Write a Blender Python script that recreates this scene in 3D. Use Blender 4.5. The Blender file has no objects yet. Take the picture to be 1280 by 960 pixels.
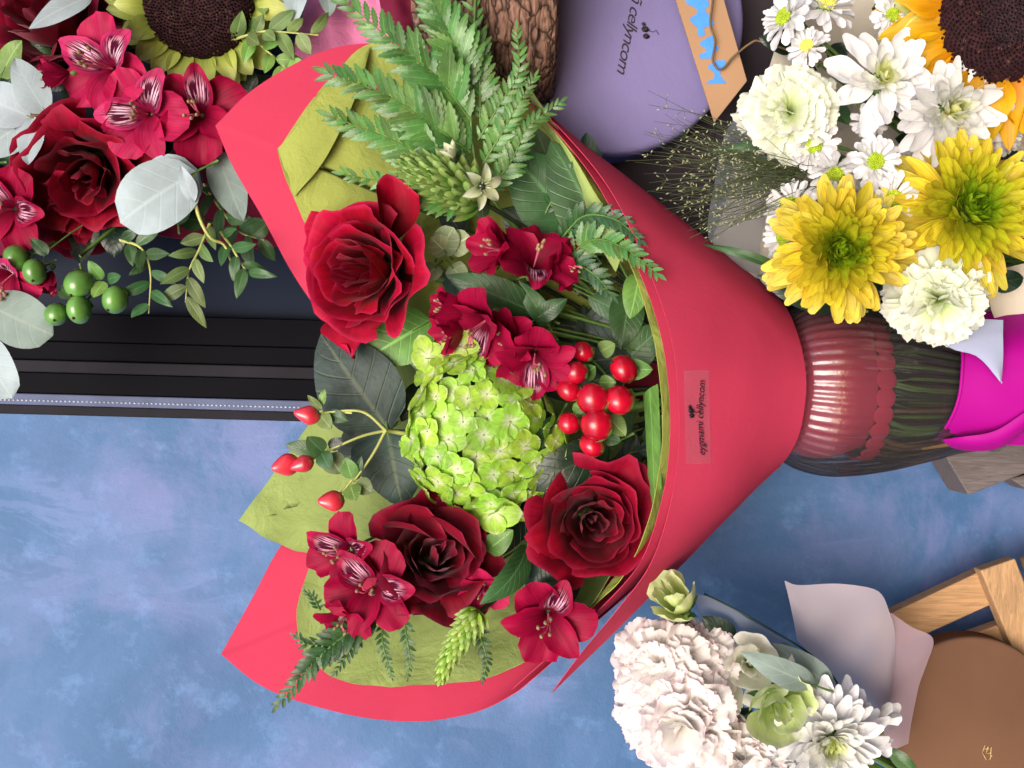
import bpy, math, random
import numpy as np
from mathutils import Matrix, Vector, noise
PI = math.pi
R_ = math.radians
scn = bpy.context.scene

# ---------------------------------------------------------------- frame of the place
# The photograph was taken with the phone held sideways: world up (+Z) is the left of the picture.
S = 0.0006            # metres per picture unit at the plane of the flowers
D = 1400.0            # camera distance in the same units
WM = Matrix(((0, 1, 0, 0), (0, 0, -1, 0), (-1, 0, 0, 1.0), (0, 0, 0, 1)))   # picture axes (right, up, towards viewer) -> world

HO = [0.0]            # shifts a whole group towards or away from the viewer
def at(px, py, h=0.0):
    h = h + HO[0]
    k = (D - h) / D
    return np.array([(px - 640) * k, (480 - py) * k, h], float)

# ---------------------------------------------------------------- camera
cd = bpy.data.cameras.new('camera'); cam = bpy.data.objects.new('camera', cd)
scn.collection.objects.link(cam)
cam.matrix_world = WM @ Matrix.Translation((0, 0, D * S))
cd.sensor_width = 36; cd.lens = 36 * D / 1280; cd.clip_start = 0.01; cd.clip_end = 200
scn.camera = cam

# ---------------------------------------------------------------- light
SUN_EL, SUN_AZ = 28, -168        # azimuth measured from +Y towards +X
world = bpy.data.worlds.new('World'); scn.world = world; world.use_nodes = True
nt = world.node_tree; bg = nt.nodes['Background']
sky = nt.nodes.new('ShaderNodeTexSky'); sky.sky_type = 'NISHITA'; sky.sun_disc = False
sky.sun_elevation = R_(SUN_EL); sky.sun_rotation = R_(SUN_AZ)
sky.dust_density = 4.0; sky.air_density = 0.8; sky.ozone_density = 1.0
nt.links.new(sky.outputs[0], bg.inputs[0]); bg.inputs[1].default_value = 0.15
sd = bpy.data.lights.new('sun', 'SUN'); sun = bpy.data.objects.new('sun', sd); scn.collection.objects.link(sun)
sd.energy = 1.6; sd.angle = R_(40); sd.color = (1.0, 0.96, 0.93)
el, az = R_(SUN_EL), R_(SUN_AZ)
sdir = Vector((math.cos(el) * math.sin(az), math.cos(el) * math.cos(az), math.sin(el)))
sun.rotation_euler = sdir.to_track_quat('Z', 'Y').to_euler()
scn.view_settings.view_transform = 'Standard'; scn.view_settings.look = 'None'
scn.view_settings.exposure = 0.52; scn.view_settings.gamma = 1
scn.render.engine = 'CYCLES'
scn.cycles.transparent_max_bounces = 16

# ---------------------------------------------------------------- materials
def srgb(r, g, b):
    f = lambda c: c / 12.92 if c <= 0.04045 else ((c + 0.055) / 1.055) ** 2.4
    return (f(r / 255), f(g / 255), f(b / 255), 1)

class NT:
    def __init__(s, name):
        s.m = bpy.data.materials.new(name); s.m.use_nodes = True; s.t = s.m.node_tree
        s.n = s.t.nodes; s.b = s.n['Principled BSDF']; s.out = s.n['Material Output']
    def new(s, typ, **kw):
        n = s.n.new(typ)
        for k, v in kw.items(): setattr(n, k, v)
        return n
    def link(s, a, b): s.t.links.new(a, b)
    def uv(s, su=1, sv=1):
        a = s.new('ShaderNodeUVMap'); mp = s.new('ShaderNodeMapping'); s.link(a.outputs[0], mp.inputs[0])
        mp.inputs['Scale'].default_value = (su, sv, 1); return mp.outputs[0]
    def obj(s, sc=(1, 1, 1), rot=(0, 0, 0)):
        a = s.new('ShaderNodeTexCoord'); mp = s.new('ShaderNodeMapping'); s.link(a.outputs['Object'], mp.inputs[0])
        mp.inputs['Scale'].default_value = sc; mp.inputs['Rotation'].default_value = rot; return mp.outputs[0]
    def noise(s, vec, scale, detail=3, rough=.55, dist=0):
        n = s.new('ShaderNodeTexNoise'); s.link(vec, n.inputs['Vector']); n.inputs['Scale'].default_value = scale
        n.inputs['Detail'].default_value = detail; n.inputs['Roughness'].default_value = rough; n.inputs['Distortion'].default_value = dist
        return n.outputs[0]
    def ramp(s, fac, stops, interp='LINEAR'):
        r = s.new('ShaderNodeValToRGB'); s.link(fac, r.inputs[0]); cr = r.color_ramp; cr.interpolation = interp
        while len(cr.elements) < len(stops): cr.elements.new(0.5)
        for e, (p, c) in zip(cr.elements, stops):
            e.position = p; e.color = c if len(c) == 4 else (*c, 1)
        return r.outputs[0]
    def mix(s, fac, a, b, mode='MIX'):
        m = s.new('ShaderNodeMix', data_type='RGBA', blend_type=mode)
        for v, i in ((fac, 0), (a, 6), (b, 7)):
            if hasattr(v, 'links'): s.link(v, m.inputs[i])
            else: m.inputs[i].default_value = v
        return m.outputs[2]
    def math(s, op, a, b=0.0, c=0.0):
        m = s.new('ShaderNodeMath', operation=op)
        for i, v in enumerate((a, b, c)):
            if hasattr(v, 'links'): s.link(v, m.inputs[i])
            else: m.inputs[i].default_value = v
        return m.outputs[0]
    def vary(s, c, hv=.012, lo=.80, hi=1.12):
        oi = s.new('ShaderNodeObjectInfo'); r = oi.outputs['Random']
        h = s.new('ShaderNodeHueSaturation'); s.link(c, h.inputs['Color'])
        s.link(s.math('ADD', .5 - hv, s.math('MULTIPLY', r, 2 * hv)), h.inputs['Hue'])
        s.link(s.math('ADD', lo, s.math('MULTIPLY', s.math('FRACT', s.math('MULTIPLY', r, 7.31)), hi - lo)), h.inputs['Value'])
        return h.outputs[0]
    def bump(s, h, strength=.3, dist=.001):
        b = s.new('ShaderNodeBump'); s.link(h, b.inputs['Height']); b.inputs['Strength'].default_value = strength
        b.inputs['Distance'].default_value = dist; s.link(b.outputs[0], s.b.inputs['Normal']); return b.outputs[0]
    def col(s, c):
        if hasattr(c, 'links'): s.link(c, s.b.inputs['Base Color'])
        else: s.b.inputs['Base Color'].default_value = c
    def rough(s, r, spec=.4):
        s.b.inputs['Roughness'].default_value = r; s.b.inputs['Specular IOR Level'].default_value = spec
    def transl(s, c, fac):
        t = s.new('ShaderNodeBsdfTranslucent'); m = s.new('ShaderNodeMixShader')
        if hasattr(c, 'links'): s.link(c, t.inputs[0])
        else: t.inputs[0].default_value = c
        m.inputs[0].default_value = fac
        s.link(s.b.outputs[0], m.inputs[1]); s.link(t.outputs[0], m.inputs[2]); s.link(m.outputs[0], s.out.inputs[0])
    def sep_uv(s):
        a = s.new('ShaderNodeUVMap'); x = s.new('ShaderNodeSeparateXYZ'); s.link(a.outputs[0], x.inputs[0]); return x.outputs[0], x.outputs[1]
    def tint(s):
        a = s.new('ShaderNodeAttribute', attribute_name='tint'); return a.outputs['Fac']

def petal_mat(name, stops, var=.25, vein=.25, rough=.55, tr=.25, sheen=0., use='v', veinscale=26, edge=None, spec=.35, hv=.012):
    """stops run along the petal ('v') or over the per-vertex tint ('t')"""
    m = NT(name); u, v = m.sep_uv()
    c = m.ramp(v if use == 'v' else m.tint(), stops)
    n = m.noise(m.obj(), 55, 3)
    c = m.mix(1.0, c, m.ramp(n, [(.3, (1 - var,) * 3), (.7, (1 + var * .35,) * 3)]), 'MULTIPLY')
    ve = m.noise(m.uv(veinscale, 1.6), 1.0, 2)
    c = m.mix(1.0, c, m.ramp(ve, [(.35, (1 - vein,) * 3), (.62, (1,) * 3)]), 'MULTIPLY')
    c = m.vary(c, hv)
    if edge:
        e = m.ramp(v, [(.93, (0, 0, 0)), (1.0, (1, 1, 1))]); c = m.mix(e, c, edge)  # paler rim: light on the petal edges put into the colour
    m.col(c); m.rough(rough, spec)
    if sheen:
        m.b.inputs['Sheen Weight'].default_value = sheen; m.b.inputs['Sheen Roughness'].default_value = .4
        m.b.inputs['Sheen Tint'].default_value = (1, .55, .65, 1)
    h = m.math('ADD', m.math('MULTIPLY', ve, 1.0), m.math('MULTIPLY', m.noise(m.obj(), 400, 2), .4))
    m.bump(h, .35, .0006); m.transl(c, tr); return m.m

M = {}
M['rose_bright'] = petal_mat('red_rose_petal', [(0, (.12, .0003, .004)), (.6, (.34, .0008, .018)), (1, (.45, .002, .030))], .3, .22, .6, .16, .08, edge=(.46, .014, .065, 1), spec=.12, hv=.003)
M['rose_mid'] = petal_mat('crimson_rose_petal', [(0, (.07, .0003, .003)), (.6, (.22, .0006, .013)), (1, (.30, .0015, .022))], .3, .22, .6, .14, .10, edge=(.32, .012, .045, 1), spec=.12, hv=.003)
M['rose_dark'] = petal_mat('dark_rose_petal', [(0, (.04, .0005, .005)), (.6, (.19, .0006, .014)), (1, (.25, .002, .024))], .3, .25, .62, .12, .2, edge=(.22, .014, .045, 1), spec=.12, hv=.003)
M['rose_white'] = petal_mat('white_rose_petal', [(0, (.78, .80, .52)), (.4, (.88, .88, .74)), (1, (.93, .92, .86))], .05, .05, .6, .4)
M['rose_green'] = petal_mat('pale_green_petal', [(0, (.42, .55, .16)), (.5, (.62, .76, .28)), (1, (.76, .82, .48))], .12, .1, .6, .3)
M['carn_white'] = petal_mat('white_carnation_petal', [(0, (.84, .82, .66)), (.5, (.93, .90, .86)), (.92, (.94, .90, .88)), (1, (.92, .78, .82))], .03, .05, .6, .42)
M['carn_green'] = petal_mat('greenish_carnation_petal', [(0, (.52, .66, .25)), (.5, (.76, .84, .48)), (1, (.90, .92, .82))], .08, .08, .6, .35)
M['mum_yellow'] = petal_mat('yellow_mum_petal', [(0, (.22, .46, .008)), (.22, (.36, .54, .010)), (.42, (.70, .66, .02)), (.75, (.86, .66, .04)), (1, (.86, .70, .10))], .18, .3, .5, .28, use='t', veinscale=9)
M['mum_white'] = petal_mat('white_mum_petal', [(0, (.66, .68, .12)), (.14, (.70, .74, .30)), (.3, (.86, .86, .80)), (1, (.86, .85, .90))], .06, .12, .5, .3, use='t', veinscale=9)
M['sun_petal'] = petal_mat('sunflower_petal', [(0, (.75, .28, .0)), (.5, (.85, .42, .002)), (1, (.88, .50, .01))], .15, .2, .5, .3, veinscale=9)
M['sepal'] = petal_mat('yellow_green_sepal', [(0, (.34, .44, .06)), (.5, (.48, .56, .12)), (1, (.60, .66, .24))], .2, .2, .5, .25)
M['hyd'] = petal_mat('lime_hydrangea_petal', [(0, (.86, .90, .70)), (.16, (.70, .84, .36)), (.34, (.46, .74, .09)), (.8, (.42, .70, .07)), (1, (.70, .80, .40))], .25, .3, .5, .3, veinscale=7, hv=.018)
M['orni'] = petal_mat('pale_green_bud', [(0, (.22, .42, .04)), (.6, (.34, .58, .06)), (1, (.55, .72, .25))], .2, .2, .45, .25)
M['orni_dark'] = petal_mat('mid_green_bud', [(0, (.05, .14, .015)), (.6, (.10, .24, .03)), (1, (.30, .42, .12))], .2, .2, .4, .2)
M['cream_petal'] = petal_mat('cream_star_petal', [(0, (.35, .48, .12)), (.5, (.66, .70, .42)), (1, (.76, .78, .62))], .1, .2, .5, .3)

def alstro_mat(name, base, deep, pale, striped):
    m = NT(name); u, v = m.sep_uv()
    c = m.ramp(v, [(0, deep), (.45, base), (1, tuple(min(1, x * 1.25) for x in base))])
    c = m.mix(1.0, c, m.ramp(m.noise(m.obj(), 60, 3), [(.3, (.7,) * 3), (.7, (1.1,) * 3)]), 'MULTIPLY')
    ve = m.noise(m.uv(24, 1.2), 1, 2)
    c = m.mix(1.0, c, m.ramp(ve, [(.35, (.68,) * 3), (.6, (1,) * 3)]), 'MULTIPLY')
    if striped:
        d = m.math('ABSOLUTE', m.math('SUBTRACT', u, .5))
        mask = m.math('MULTIPLY', m.ramp(v, [(.25, (0,) * 3), (.42, (1,) * 3), (.60, (1,) * 3), (.84, (0,) * 3)]),
                      m.ramp(d, [(.22, (1,) * 3), (.42, (0,) * 3)]))
        mask = m.math('MULTIPLY', mask, m.ramp(m.noise(m.uv(5, 4), 1, 2), [(.25, (.55,) * 3), (.5, (1,) * 3)]))
        c = m.mix(mask, c, (*pale, 1))
        s1 = m.noise(m.uv(30, 2.8), 1, 1, .4)
        st = m.ramp(s1, [(.47, (0,) * 3), (.52, (1,) * 3)])
        zone = m.math('MULTIPLY', m.ramp(v, [(.12, (0,) * 3), (.25, (1,) * 3), (.80, (1,) * 3), (.88, (0,) * 3)]), m.ramp(d, [(.36, (1,) * 3), (.47, (0,) * 3)]))
        c = m.mix(m.math('MULTIPLY', st, zone), c, (.07, .001, .02, 1))
    m.col(c); m.rough(.55, .16); m.bump(ve, .3, .0006); m.transl(c, .22); return m.m
M['al'] = alstro_mat('crimson_tepal', (.32, .002, .040), (.12, .0006, .012), (.8, .5, .6), False)
M['al_s'] = alstro_mat('striped_crimson_tepal', (.34, .004, .050), (.14, .0008, .016), (.78, .40, .54), True)
M['al_p'] = alstro_mat('pink_tepal', (.44, .010, .075), (.18, .001, .02), (.85, .6, .7), False)
M['al_ps'] = alstro_mat('striped_pink_tepal', (.48, .022, .12), (.22, .002, .03), (.86, .56, .70), True)

def leaf_mat(name, c, mid=None, rough=.4, var=.35, tr=.15, spec=.5, bump=.4, veins=14, grime=None):
    m = NT(name); u, v = m.sep_uv(); d = m.math('ABSOLUTE', m.math('SUBTRACT', u, .5))
    base = m.mix(m.ramp(m.noise(m.obj(), 38, 4), [(.35, (0,) * 3), (.68, (1,) * 3)]), tuple(x * (1 - var) for x in c) + (1,), tuple(min(1, x * (1 + var)) for x in c) + (1,))
    # side veins run out from the midrib towards the tip
    vv = m.math('SUBTRACT', v, m.math('MULTIPLY', d, .5))
    wv = m.math('SINE', m.math('MULTIPLY', vv, veins * 6.283)); wv2 = m.ramp(wv, [(.86, (0,) * 3), (1.0, (1,) * 3)])
    mc = mid or tuple(min(1, x * 1.9 + .02) for x in c)
    col = m.mix(m.math('MULTIPLY', wv2, .35), base, (*mc, 1))
    mr = m.ramp(d, [(.012, (1,) * 3), (.04, (0,) * 3)])
    col = m.mix(m.math('MULTIPLY', mr, .8), col, (*mc, 1))
    col = m.vary(col, .02, .72, 1.15)
    m.col(col); m.rough(rough, spec)
    h = m.math('ADD', m.math('MULTIPLY', wv2, -.5), m.noise(m.obj(), 120, 3))
    m.bump(h, bump, .0012); m.transl(col, tr); return m.m
M['fern'] = leaf_mat('fern_green', (.085, .215, .045), rough=.34, spec=.6, veins=9, tr=.2)
M['fern_dark'] = leaf_mat('dark_fern_green', (.024, .085, .022), rough=.35, spec=.5, veins=9)
M['leaf_dark'] = leaf_mat('blackish_green_leaf', (.010, .030, .016), mid=(.03, .055, .025), rough=.35, veins=8)
M['leaf_grey'] = leaf_mat('dusty_dark_leaf', (.022, .048, .040), mid=(.10, .13, .08), rough=.55, veins=6, bump=.6)
M['leaf_mid'] = leaf_mat('mid_green_leaf', (.036, .098, .030), rough=.4, veins=10)
M['leaf_light'] = leaf_mat('light_green_leaf', (.17, .33, .07), rough=.45, veins=7, tr=.25)
M['leaf_olive'] = leaf_mat('olive_green_leaf', (.13, .20, .06), rough=.5, veins=10)
M['euc'] = leaf_mat('silver_eucalyptus_leaf', (.36, .43, .47), mid=(.42, .49, .52), rough=.65, spec=.25, var=.14, veins=5, bump=.25)
M['euc_dim'] = leaf_mat('grey_eucalyptus_leaf', (.22, .29, .27), mid=(.32, .38, .34), rough=.65, spec=.25, var=.2, veins=5, bump=.25)
M['sage'] = leaf_mat('sage_green_leaf', (.30, .36, .20), rough=.6, veins=4, var=.2)

def plain(name, c, rough=.5, spec=.4, nscale=60, var=.2, bump=.2, bscale=300, tr=0, stretch=(1, 1, 1), coat=0):
    m = NT(name)
    col = m.mix(m.ramp(m.noise(m.obj(stretch), nscale, 4), [(.3, (0,) * 3), (.7, (1,) * 3)]), tuple(x * (1 - var) for x in c[:3]) + (1,), tuple(min(1, x * (1 + var)) for x in c[:3]) + (1,))
    m.col(col); m.rough(rough, spec); m.bump(m.noise(m.obj(stretch), bscale, 3), bump, .0008)
    m.b.inputs['Coat Weight'].default_value = coat
    if tr: m.transl(col, tr)
    return m.m
M['stem_hair'] = plain('hair_grass_stem', (.075, .10, .04), .6)
M['seed'] = plain('pale_grass_seed', (.34, .36, .20), .6)
M['stem'] = plain('green_stem', (.09, .17, .035), .5)
M['stem_dark'] = plain('dark_green_stem', (.018, .030, .014), .5)
M['stem_pale'] = plain('pale_yellow_green_stem', (.38, .40, .12), .5)
M['stem_brown'] = plain('brown_stem', (.12, .07, .03), .6)
M['berry_red'] = plain('glossy_red_berry', (.42, .003, .020), .26, .5, 45, .45, .15, 120, coat=.3)
M['berry_pink'] = plain('rosy_berry', (.60, .030, .055), .25, .6, 60, .35, .15, 150, coat=.4)
M['berry_green'] = plain('green_berry', (.10, .24, .045), .28, .6, 50, .35, .2, 150, coat=.3)
M['dark_tip'] = plain('dark_berry_tip', (.03, .012, .008), .6)
M['anther'] = plain('anther', (.30, .20, .10), .7)
M['pistil'] = plain('pale_filament', (.60, .12, .20), .5)
M['disc'] = plain('sunflower_disc', (.030, .010, .013), .75, .15, 200, .5, .5, 900)
M['disc_core'] = plain('sunflower_core', (.010, .009, .012), .3, .7, 200, .5, .5, 900)
M['disc_tip'] = plain('floret_tip', (.11, .055, .035), .6)
M['button'] = plain('green_daisy_button', (.34, .46, .015), .5, .4, 300, .3, .6, 900)
M['button_y'] = plain('yellow_daisy_button', (.66, .64, .12), .5, .4, 300, .3, .6, 900)

def paper(name, c, rough=.55, fib=.10, bump=.25, tr=.15, nscale=9, wr=.4, sc=14):
    m = NT(name)
    col = m.mix(m.ramp(m.noise(m.obj(), nscale, 5), [(.3, (0,) * 3), (.7, (1,) * 3)]), tuple(x * (1 - fib) for x in c) + (1,), tuple(min(1, x * (1 + fib)) for x in c) + (1,))
    m.col(col); m.rough(rough + .15, .12)
    h = m.math('ADD', m.math('MULTIPLY', m.noise(m.obj(), sc, 4, .6, .6), wr * 6), m.math('MULTIPLY', m.noise(m.obj(), 700, 2), .25))
    m.bump(h, bump, .002); m.transl(col, tr); return m.m
M['red_paper'] = paper('coral_red_paper', (.54, .044, .100), .6, .07, .22, .10, wr=.35, sc=10)
M['green_paper'] = paper('olive_green_paper', (.38, .43, .10), .6, .14, .55, .28, wr=.6, sc=30)
M['green_paper2'] = paper('light_green_paper', (.36, .46, .15), .6, .2, .55, .3, wr=.6, sc=30)
M['magenta'] = paper('magenta_paper', (.36, .003, .23), .4, .06, .1, .05)
M['pink_tissue'] = paper('pink_tissue', (.80, .26, .50), .6, .1, .6, .3, wr=.8, sc=40)
M['wine_paper'] = paper('wine_paper', (.16, .012, .04), .6, .1, .2, .1)
M['cream'] = paper('cream_paper', (.66, .60, .50), .6, .06, .4, .2, wr=.5, sc=25)
M['blue_grey_paper'] = paper('blue_grey_paper', (.34, .37, .52), .6, .05, .2, .1)
M['lavender'] = paper('lavender_paper', (.175, .15, .315), .5, .10, .35, .0, nscale=5, wr=.8, sc=7)
M['brown_card'] = paper('brown_card', (.135, .070, .042), .8, .12, .2, 0, wr=.05)
M['charcoal'] = paper('charcoal_card', (.035, .027, .034), .6, .1, .15, 0)
M['kraft'] = paper('kraft_card', (.35, .21, .12), .75, .06, .2, 0, wr=.1)
M['kraft_edge'] = plain('kraft_edge', (.62, .44, .36), .8)
M['blue_ink'] = plain('blue_ink', (.06, .26, .80), .5, var=.1)
M['ink'] = plain('black_ink', (.012, .008, .016), .4)
M['gold_ink'] = plain('gold_ink', (.6, .42, .18), .4)
M['black_frame'] = plain('black_metal_frame', (.001, .001, .003), .5, .04, 20, .3, .1, 900, stretch=(1, 1, .1))
M['frame_lit'] = plain('lit_black_metal', (.009, .008, .013), .55, .1, 20, .3, .1, 900)  # black frame metal again, its lit tone put into the colour
M['strip'] = plain('blue_grey_rail', (.085, .105, .19), .5, .15, 30, .15, .1, 300)
M['bead'] = plain('pale_bead', (.42, .46, .56), .4)
M['pane'] = plain('navy_glass_panel', (.004, .009, .024), .5, .1, 4, .4, .05, 60)
M['grey_wood'] = None

def wood(name, c, axis_scale, dark=.5):
    m = NT(name)
    g = m.noise(m.obj(axis_scale), 60, 5, .65, 1.2)
    col = m.mix(m.ramp(g, [(.32, (0,) * 3), (.62, (1,) * 3)]), tuple(x * dark for x in c) + (1,), (*c, 1))
    col = m.mix(1.0, col, m.ramp(m.noise(m.obj(), 9, 3), [(.3, (.8,) * 3), (.7, (1.1,) * 3)]), 'MULTIPLY')
    m.col(col); m.rough(.65, .3); m.bump(g, .3, .001); return m.m
M['grey_wood'] = wood('weathered_grey_wood', (.15, .125, .125), (.6, 8, 8))
M['pine_z'] = wood('pale_pine_wood', (.50, .29, .14), (.35, 6, 6), .6)
M['pine_x'] = wood('pale_pine_cross_wood', (.50, .30, .15), (5, .8, 6), .6)

def sheer(name, c, alpha, rough=.4):
    m = NT(name); m.col((*c, 1)); m.rough(rough, .4)
    u, v = m.sep_uv()
    t = m.new('ShaderNodeBsdfTransparent'); mx = m.new('ShaderNodeMixShader'); tl = m.new('ShaderNodeBsdfTranslucent'); m2 = m.new('ShaderNodeMixShader')
    tl.inputs[0].default_value = (*c, 1); t.inputs[0].default_value = (1, 1, 1, 1)
    m.bump(m.noise(m.obj(), 20, 4, .6, .6), .4, .003)
    m2.inputs[0].default_value = .35; m.link(m.b.outputs[0], m2.inputs[1]); m.link(tl.outputs[0], m2.inputs[2])
    mx.inputs[0].default_value = alpha; m.link(t.outputs[0], mx.inputs[1]); m.link(m2.outputs[0], mx.inputs[2])
    m.link(mx.outputs[0], m.out.inputs[0]); return m.m
M['sheer'] = sheer('frosted_lavender_film', (.58, .50, .56), .72)
M['sheer2'] = sheer('frosted_rose_film', (.50, .36, .42), .75)
M['sheer_grey'] = sheer('grey_film', (.30, .33, .40), .5)
M['sticker'] = sheer('clear_sticker', (.60, .30, .38), .22, .15)

def glass():
    m = NT('ribbed_clear_glass')
    u, v = m.sep_uv()
    t = m.new('ShaderNodeBsdfTransparent'); g = m.new('ShaderNodeBsdfGlossy'); mx = m.new('ShaderNodeMixShader')
    t.inputs[0].default_value = (.66, .66, .67, 1); g.inputs['Roughness'].default_value = .07
    lw = m.new('ShaderNodeLayerWeight'); lw.inputs[0].default_value = .28
    b = m.new('ShaderNodeBump'); m.link(m.noise(m.obj((3, 3, 1)), 60, 2), b.inputs['Height']); b.inputs['Strength'].default_value = .12; b.inputs['Distance'].default_value = .002
    m.link(b.outputs[0], g.inputs['Normal']); m.link(b.outputs[0], lw.inputs['Normal'])
    f = m.math('ADD', m.math('MULTIPLY', lw.outputs['Fresnel'], 1.0), .045)
    df = m.new('ShaderNodeBsdfDiffuse'); df.inputs[0].default_value = (.22, .20, .21, 1); m3 = m.new('ShaderNodeMixShader'); m3.inputs[0].default_value = .10; m.link(t.outputs[0], m3.inputs[1]); m.link(df.outputs[0], m3.inputs[2])
    m.link(f, mx.inputs[0]); m.link(m3.outputs[0], mx.inputs[1]); m.link(g.outputs[0], mx.inputs[2]); m.link(mx.outputs[0], m.out.inputs[0])
    return m.m
M['glass'] = glass()
M['tail'] = None

def wallmat():
    m = NT('mottled_blue_wall_paint')
    a = m.noise(m.obj(), 5.5, 6, .6, .8)
    c = m.ramp(a, [(.25, srgb(52, 88, 132)), (.5, srgb(66, 102, 147)), (.72, srgb(82, 114, 160))])
    p = m.noise(m.obj((1, 1, .8)), 9, 6, .68, .4)
    lo = m.noise(m.obj(), 3.2, 2)
    pm = m.math('MULTIPLY', m.ramp(p, [(.43, (0,) * 3), (.60, (1,) * 3)]), m.ramp(lo, [(.40, (0,) * 3), (.56, (1,) * 3)]))
    c = m.mix(m.math('MULTIPLY', pm, .45), c, srgb(128, 130, 182))
    st_ = m.math('MULTIPLY', m.ramp(m.noise(m.obj((.5, 1.6, 1)), 16, 6, .72, 1.0), [(.50, (0,) * 3), (.56, (1,) * 3)]), m.ramp(m.noise(m.obj(), 4.5, 2), [(.48, (0,) * 3), (.56, (1,) * 3)]))
    c = m.mix(m.math('MULTIPLY', st_, .28), c, srgb(120, 138, 190))
    p2 = m.noise(m.obj(), 26, 5, .7)
    c = m.mix(m.math('MULTIPLY', m.ramp(p2, [(.55, (0,) * 3), (.7, (1,) * 3)]), .25), c, srgb(120, 160, 215))
    m.col(c); m.rough(.6, .3)
    h = m.math('ADD', m.noise(m.obj((1, 1, .5)), 110, 4, .7), m.math('MULTIPLY', m.noise(m.obj((1, 1, .35)), 420, 2), .35))
    m.bump(h, .42, .0016); return m.m
M['wall'] = wallmat()

def barkmat():
    m = NT('woven_brown_fibre')
    st = m.noise(m.obj((2.2, .35, .6)), 60, 4, .65, 1.6)
    c = m.ramp(st, [(.30, (.03, .016, .012)), (.42, (.16, .085, .06)), (.6, (.30, .17, .125)), (.75, (.38, .25, .19))])
    vo = m.new('ShaderNodeTexVoronoi', feature='DISTANCE_TO_EDGE'); vo.inputs['Scale'].default_value = 70
    mx_ = m.new('ShaderNodeMix', data_type='VECTOR'); mx_.inputs[0].default_value = .02
    n2 = m.new('ShaderNodeTexNoise'); n2.inputs['Scale'].default_value = 60; m.link(m.obj(), n2.inputs['Vector'])
    m.link(m.obj((1.9, .42, .6), (0, 0, .18)), mx_.inputs[4]); m.link(n2.outputs[1], mx_.inputs[5]); m.link(mx_.outputs[1], vo.inputs['Vector'])
    crk = m.ramp(vo.outputs[0], [(.0, (.10,) * 3), (.09, (.75,) * 3), (.2, (1,) * 3)])
    c = m.mix(1.0, c, crk, 'MULTIPLY')
    m.col(c); m.rough(.8, .15); m.bump(m.math('ADD', st, m.math('MULTIPLY', vo.outputs[0], 2.0)), .8, .004); return m.m
M['bark'] = barkmat()

# ---------------------------------------------------------------- geometry (V, F, UV, tint)
class G:
    def __init__(s, V, F, UV=None, T=None):
        s.V = np.asarray(V, float).reshape(-1, 3); s.F = F
        s.UV = np.zeros((len(s.V), 2)) if UV is None else np.asarray(UV, float)
        s.T = np.zeros(len(s.V)) if T is None else np.broadcast_to(np.asarray(T, float), (len(s.V),)).copy()
    def x(s, m):
        m = np.asarray(m); return G(s.V @ m[:3, :3].T + m[:3, 3], s.F, s.UV, s.T)
    def t(s, v): return G(s.V, s.F, s.UV, v)
def join(gs):
    V, F, U, T = [], [], [], []; o = 0
    for g in gs:
        V.append(g.V); U.append(g.UV); T.append(g.T); F += [tuple(i + o for i in f) for f in g.F]; o += len(g.V)
    return G(np.vstack(V), F, np.vstack(U), np.concatenate(T))
def rot(ax, a):
    return np.array(Matrix.Rotation(a, 4, ax))
def tr(x, y, z):
    m = np.eye(4); m[:3, 3] = (x, y, z); return m
def scl(x, y=None, z=None):
    y = x if y is None else y; z = x if z is None else z
    return np.diag([x, y, z, 1.0])
def frame(y, z=(0, 0, 1), loc=(0, 0, 0)):
    """matrix taking +Y to y and +Z roughly to z"""
    y = np.array(y, float); y /= np.linalg.norm(y) + 1e-9; z = np.array(z, float)
    x = np.cross(y, z); x /= np.linalg.norm(x) + 1e-9; z = np.cross(x, y)
    m = np.eye(4); m[:3, 0] = x; m[:3, 1] = y; m[:3, 2] = z; m[:3, 3] = loc; return m
def gridF(nu, nv, wrap=False):
    F = []
    for j in range(nv - 1):
        for i in range(nu if wrap else nu - 1):
            a = j * nu + i; b = j * nu + (i + 1) % nu; F.append((a, b, b + nu, a + nu))
    return F

PROF = {
 'obov': lambda t: .16 + .84 * np.sin(PI / 2 * np.minimum(1, t * 1.25)) ** 1.1,
 'strap': lambda t: .42 + .58 * np.sin(PI / 2 * np.clip(t * 1.5, 0, 1)) - .25 * np.clip(t - .8, 0, 1) / .2,
 'spoon': lambda t: .28 + .72 * np.clip(t, 0, 1) ** 1.2,
 'lance': lambda t: np.sin(PI * np.clip(t, 0, 1) ** .8) ** .85 + .02,
 'ovate': lambda t: np.sin(PI * np.clip(t, 0, 1) ** .75) ** .7 + .02,
 'hyd': lambda t: .10 + .95 * np.sin(PI * np.clip(t, 0, 1) ** .9) ** .62,
 'round': lambda t: np.sqrt(np.clip(1 - (2 * t - 1) ** 2, 0, 1)) + .03,
 'fan': lambda t: .08 + .92 * t ** .9,
 'heart': lambda t: np.sin(PI * np.clip(t, 0, 1) ** .5) ** .7 + .04,
}
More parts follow.
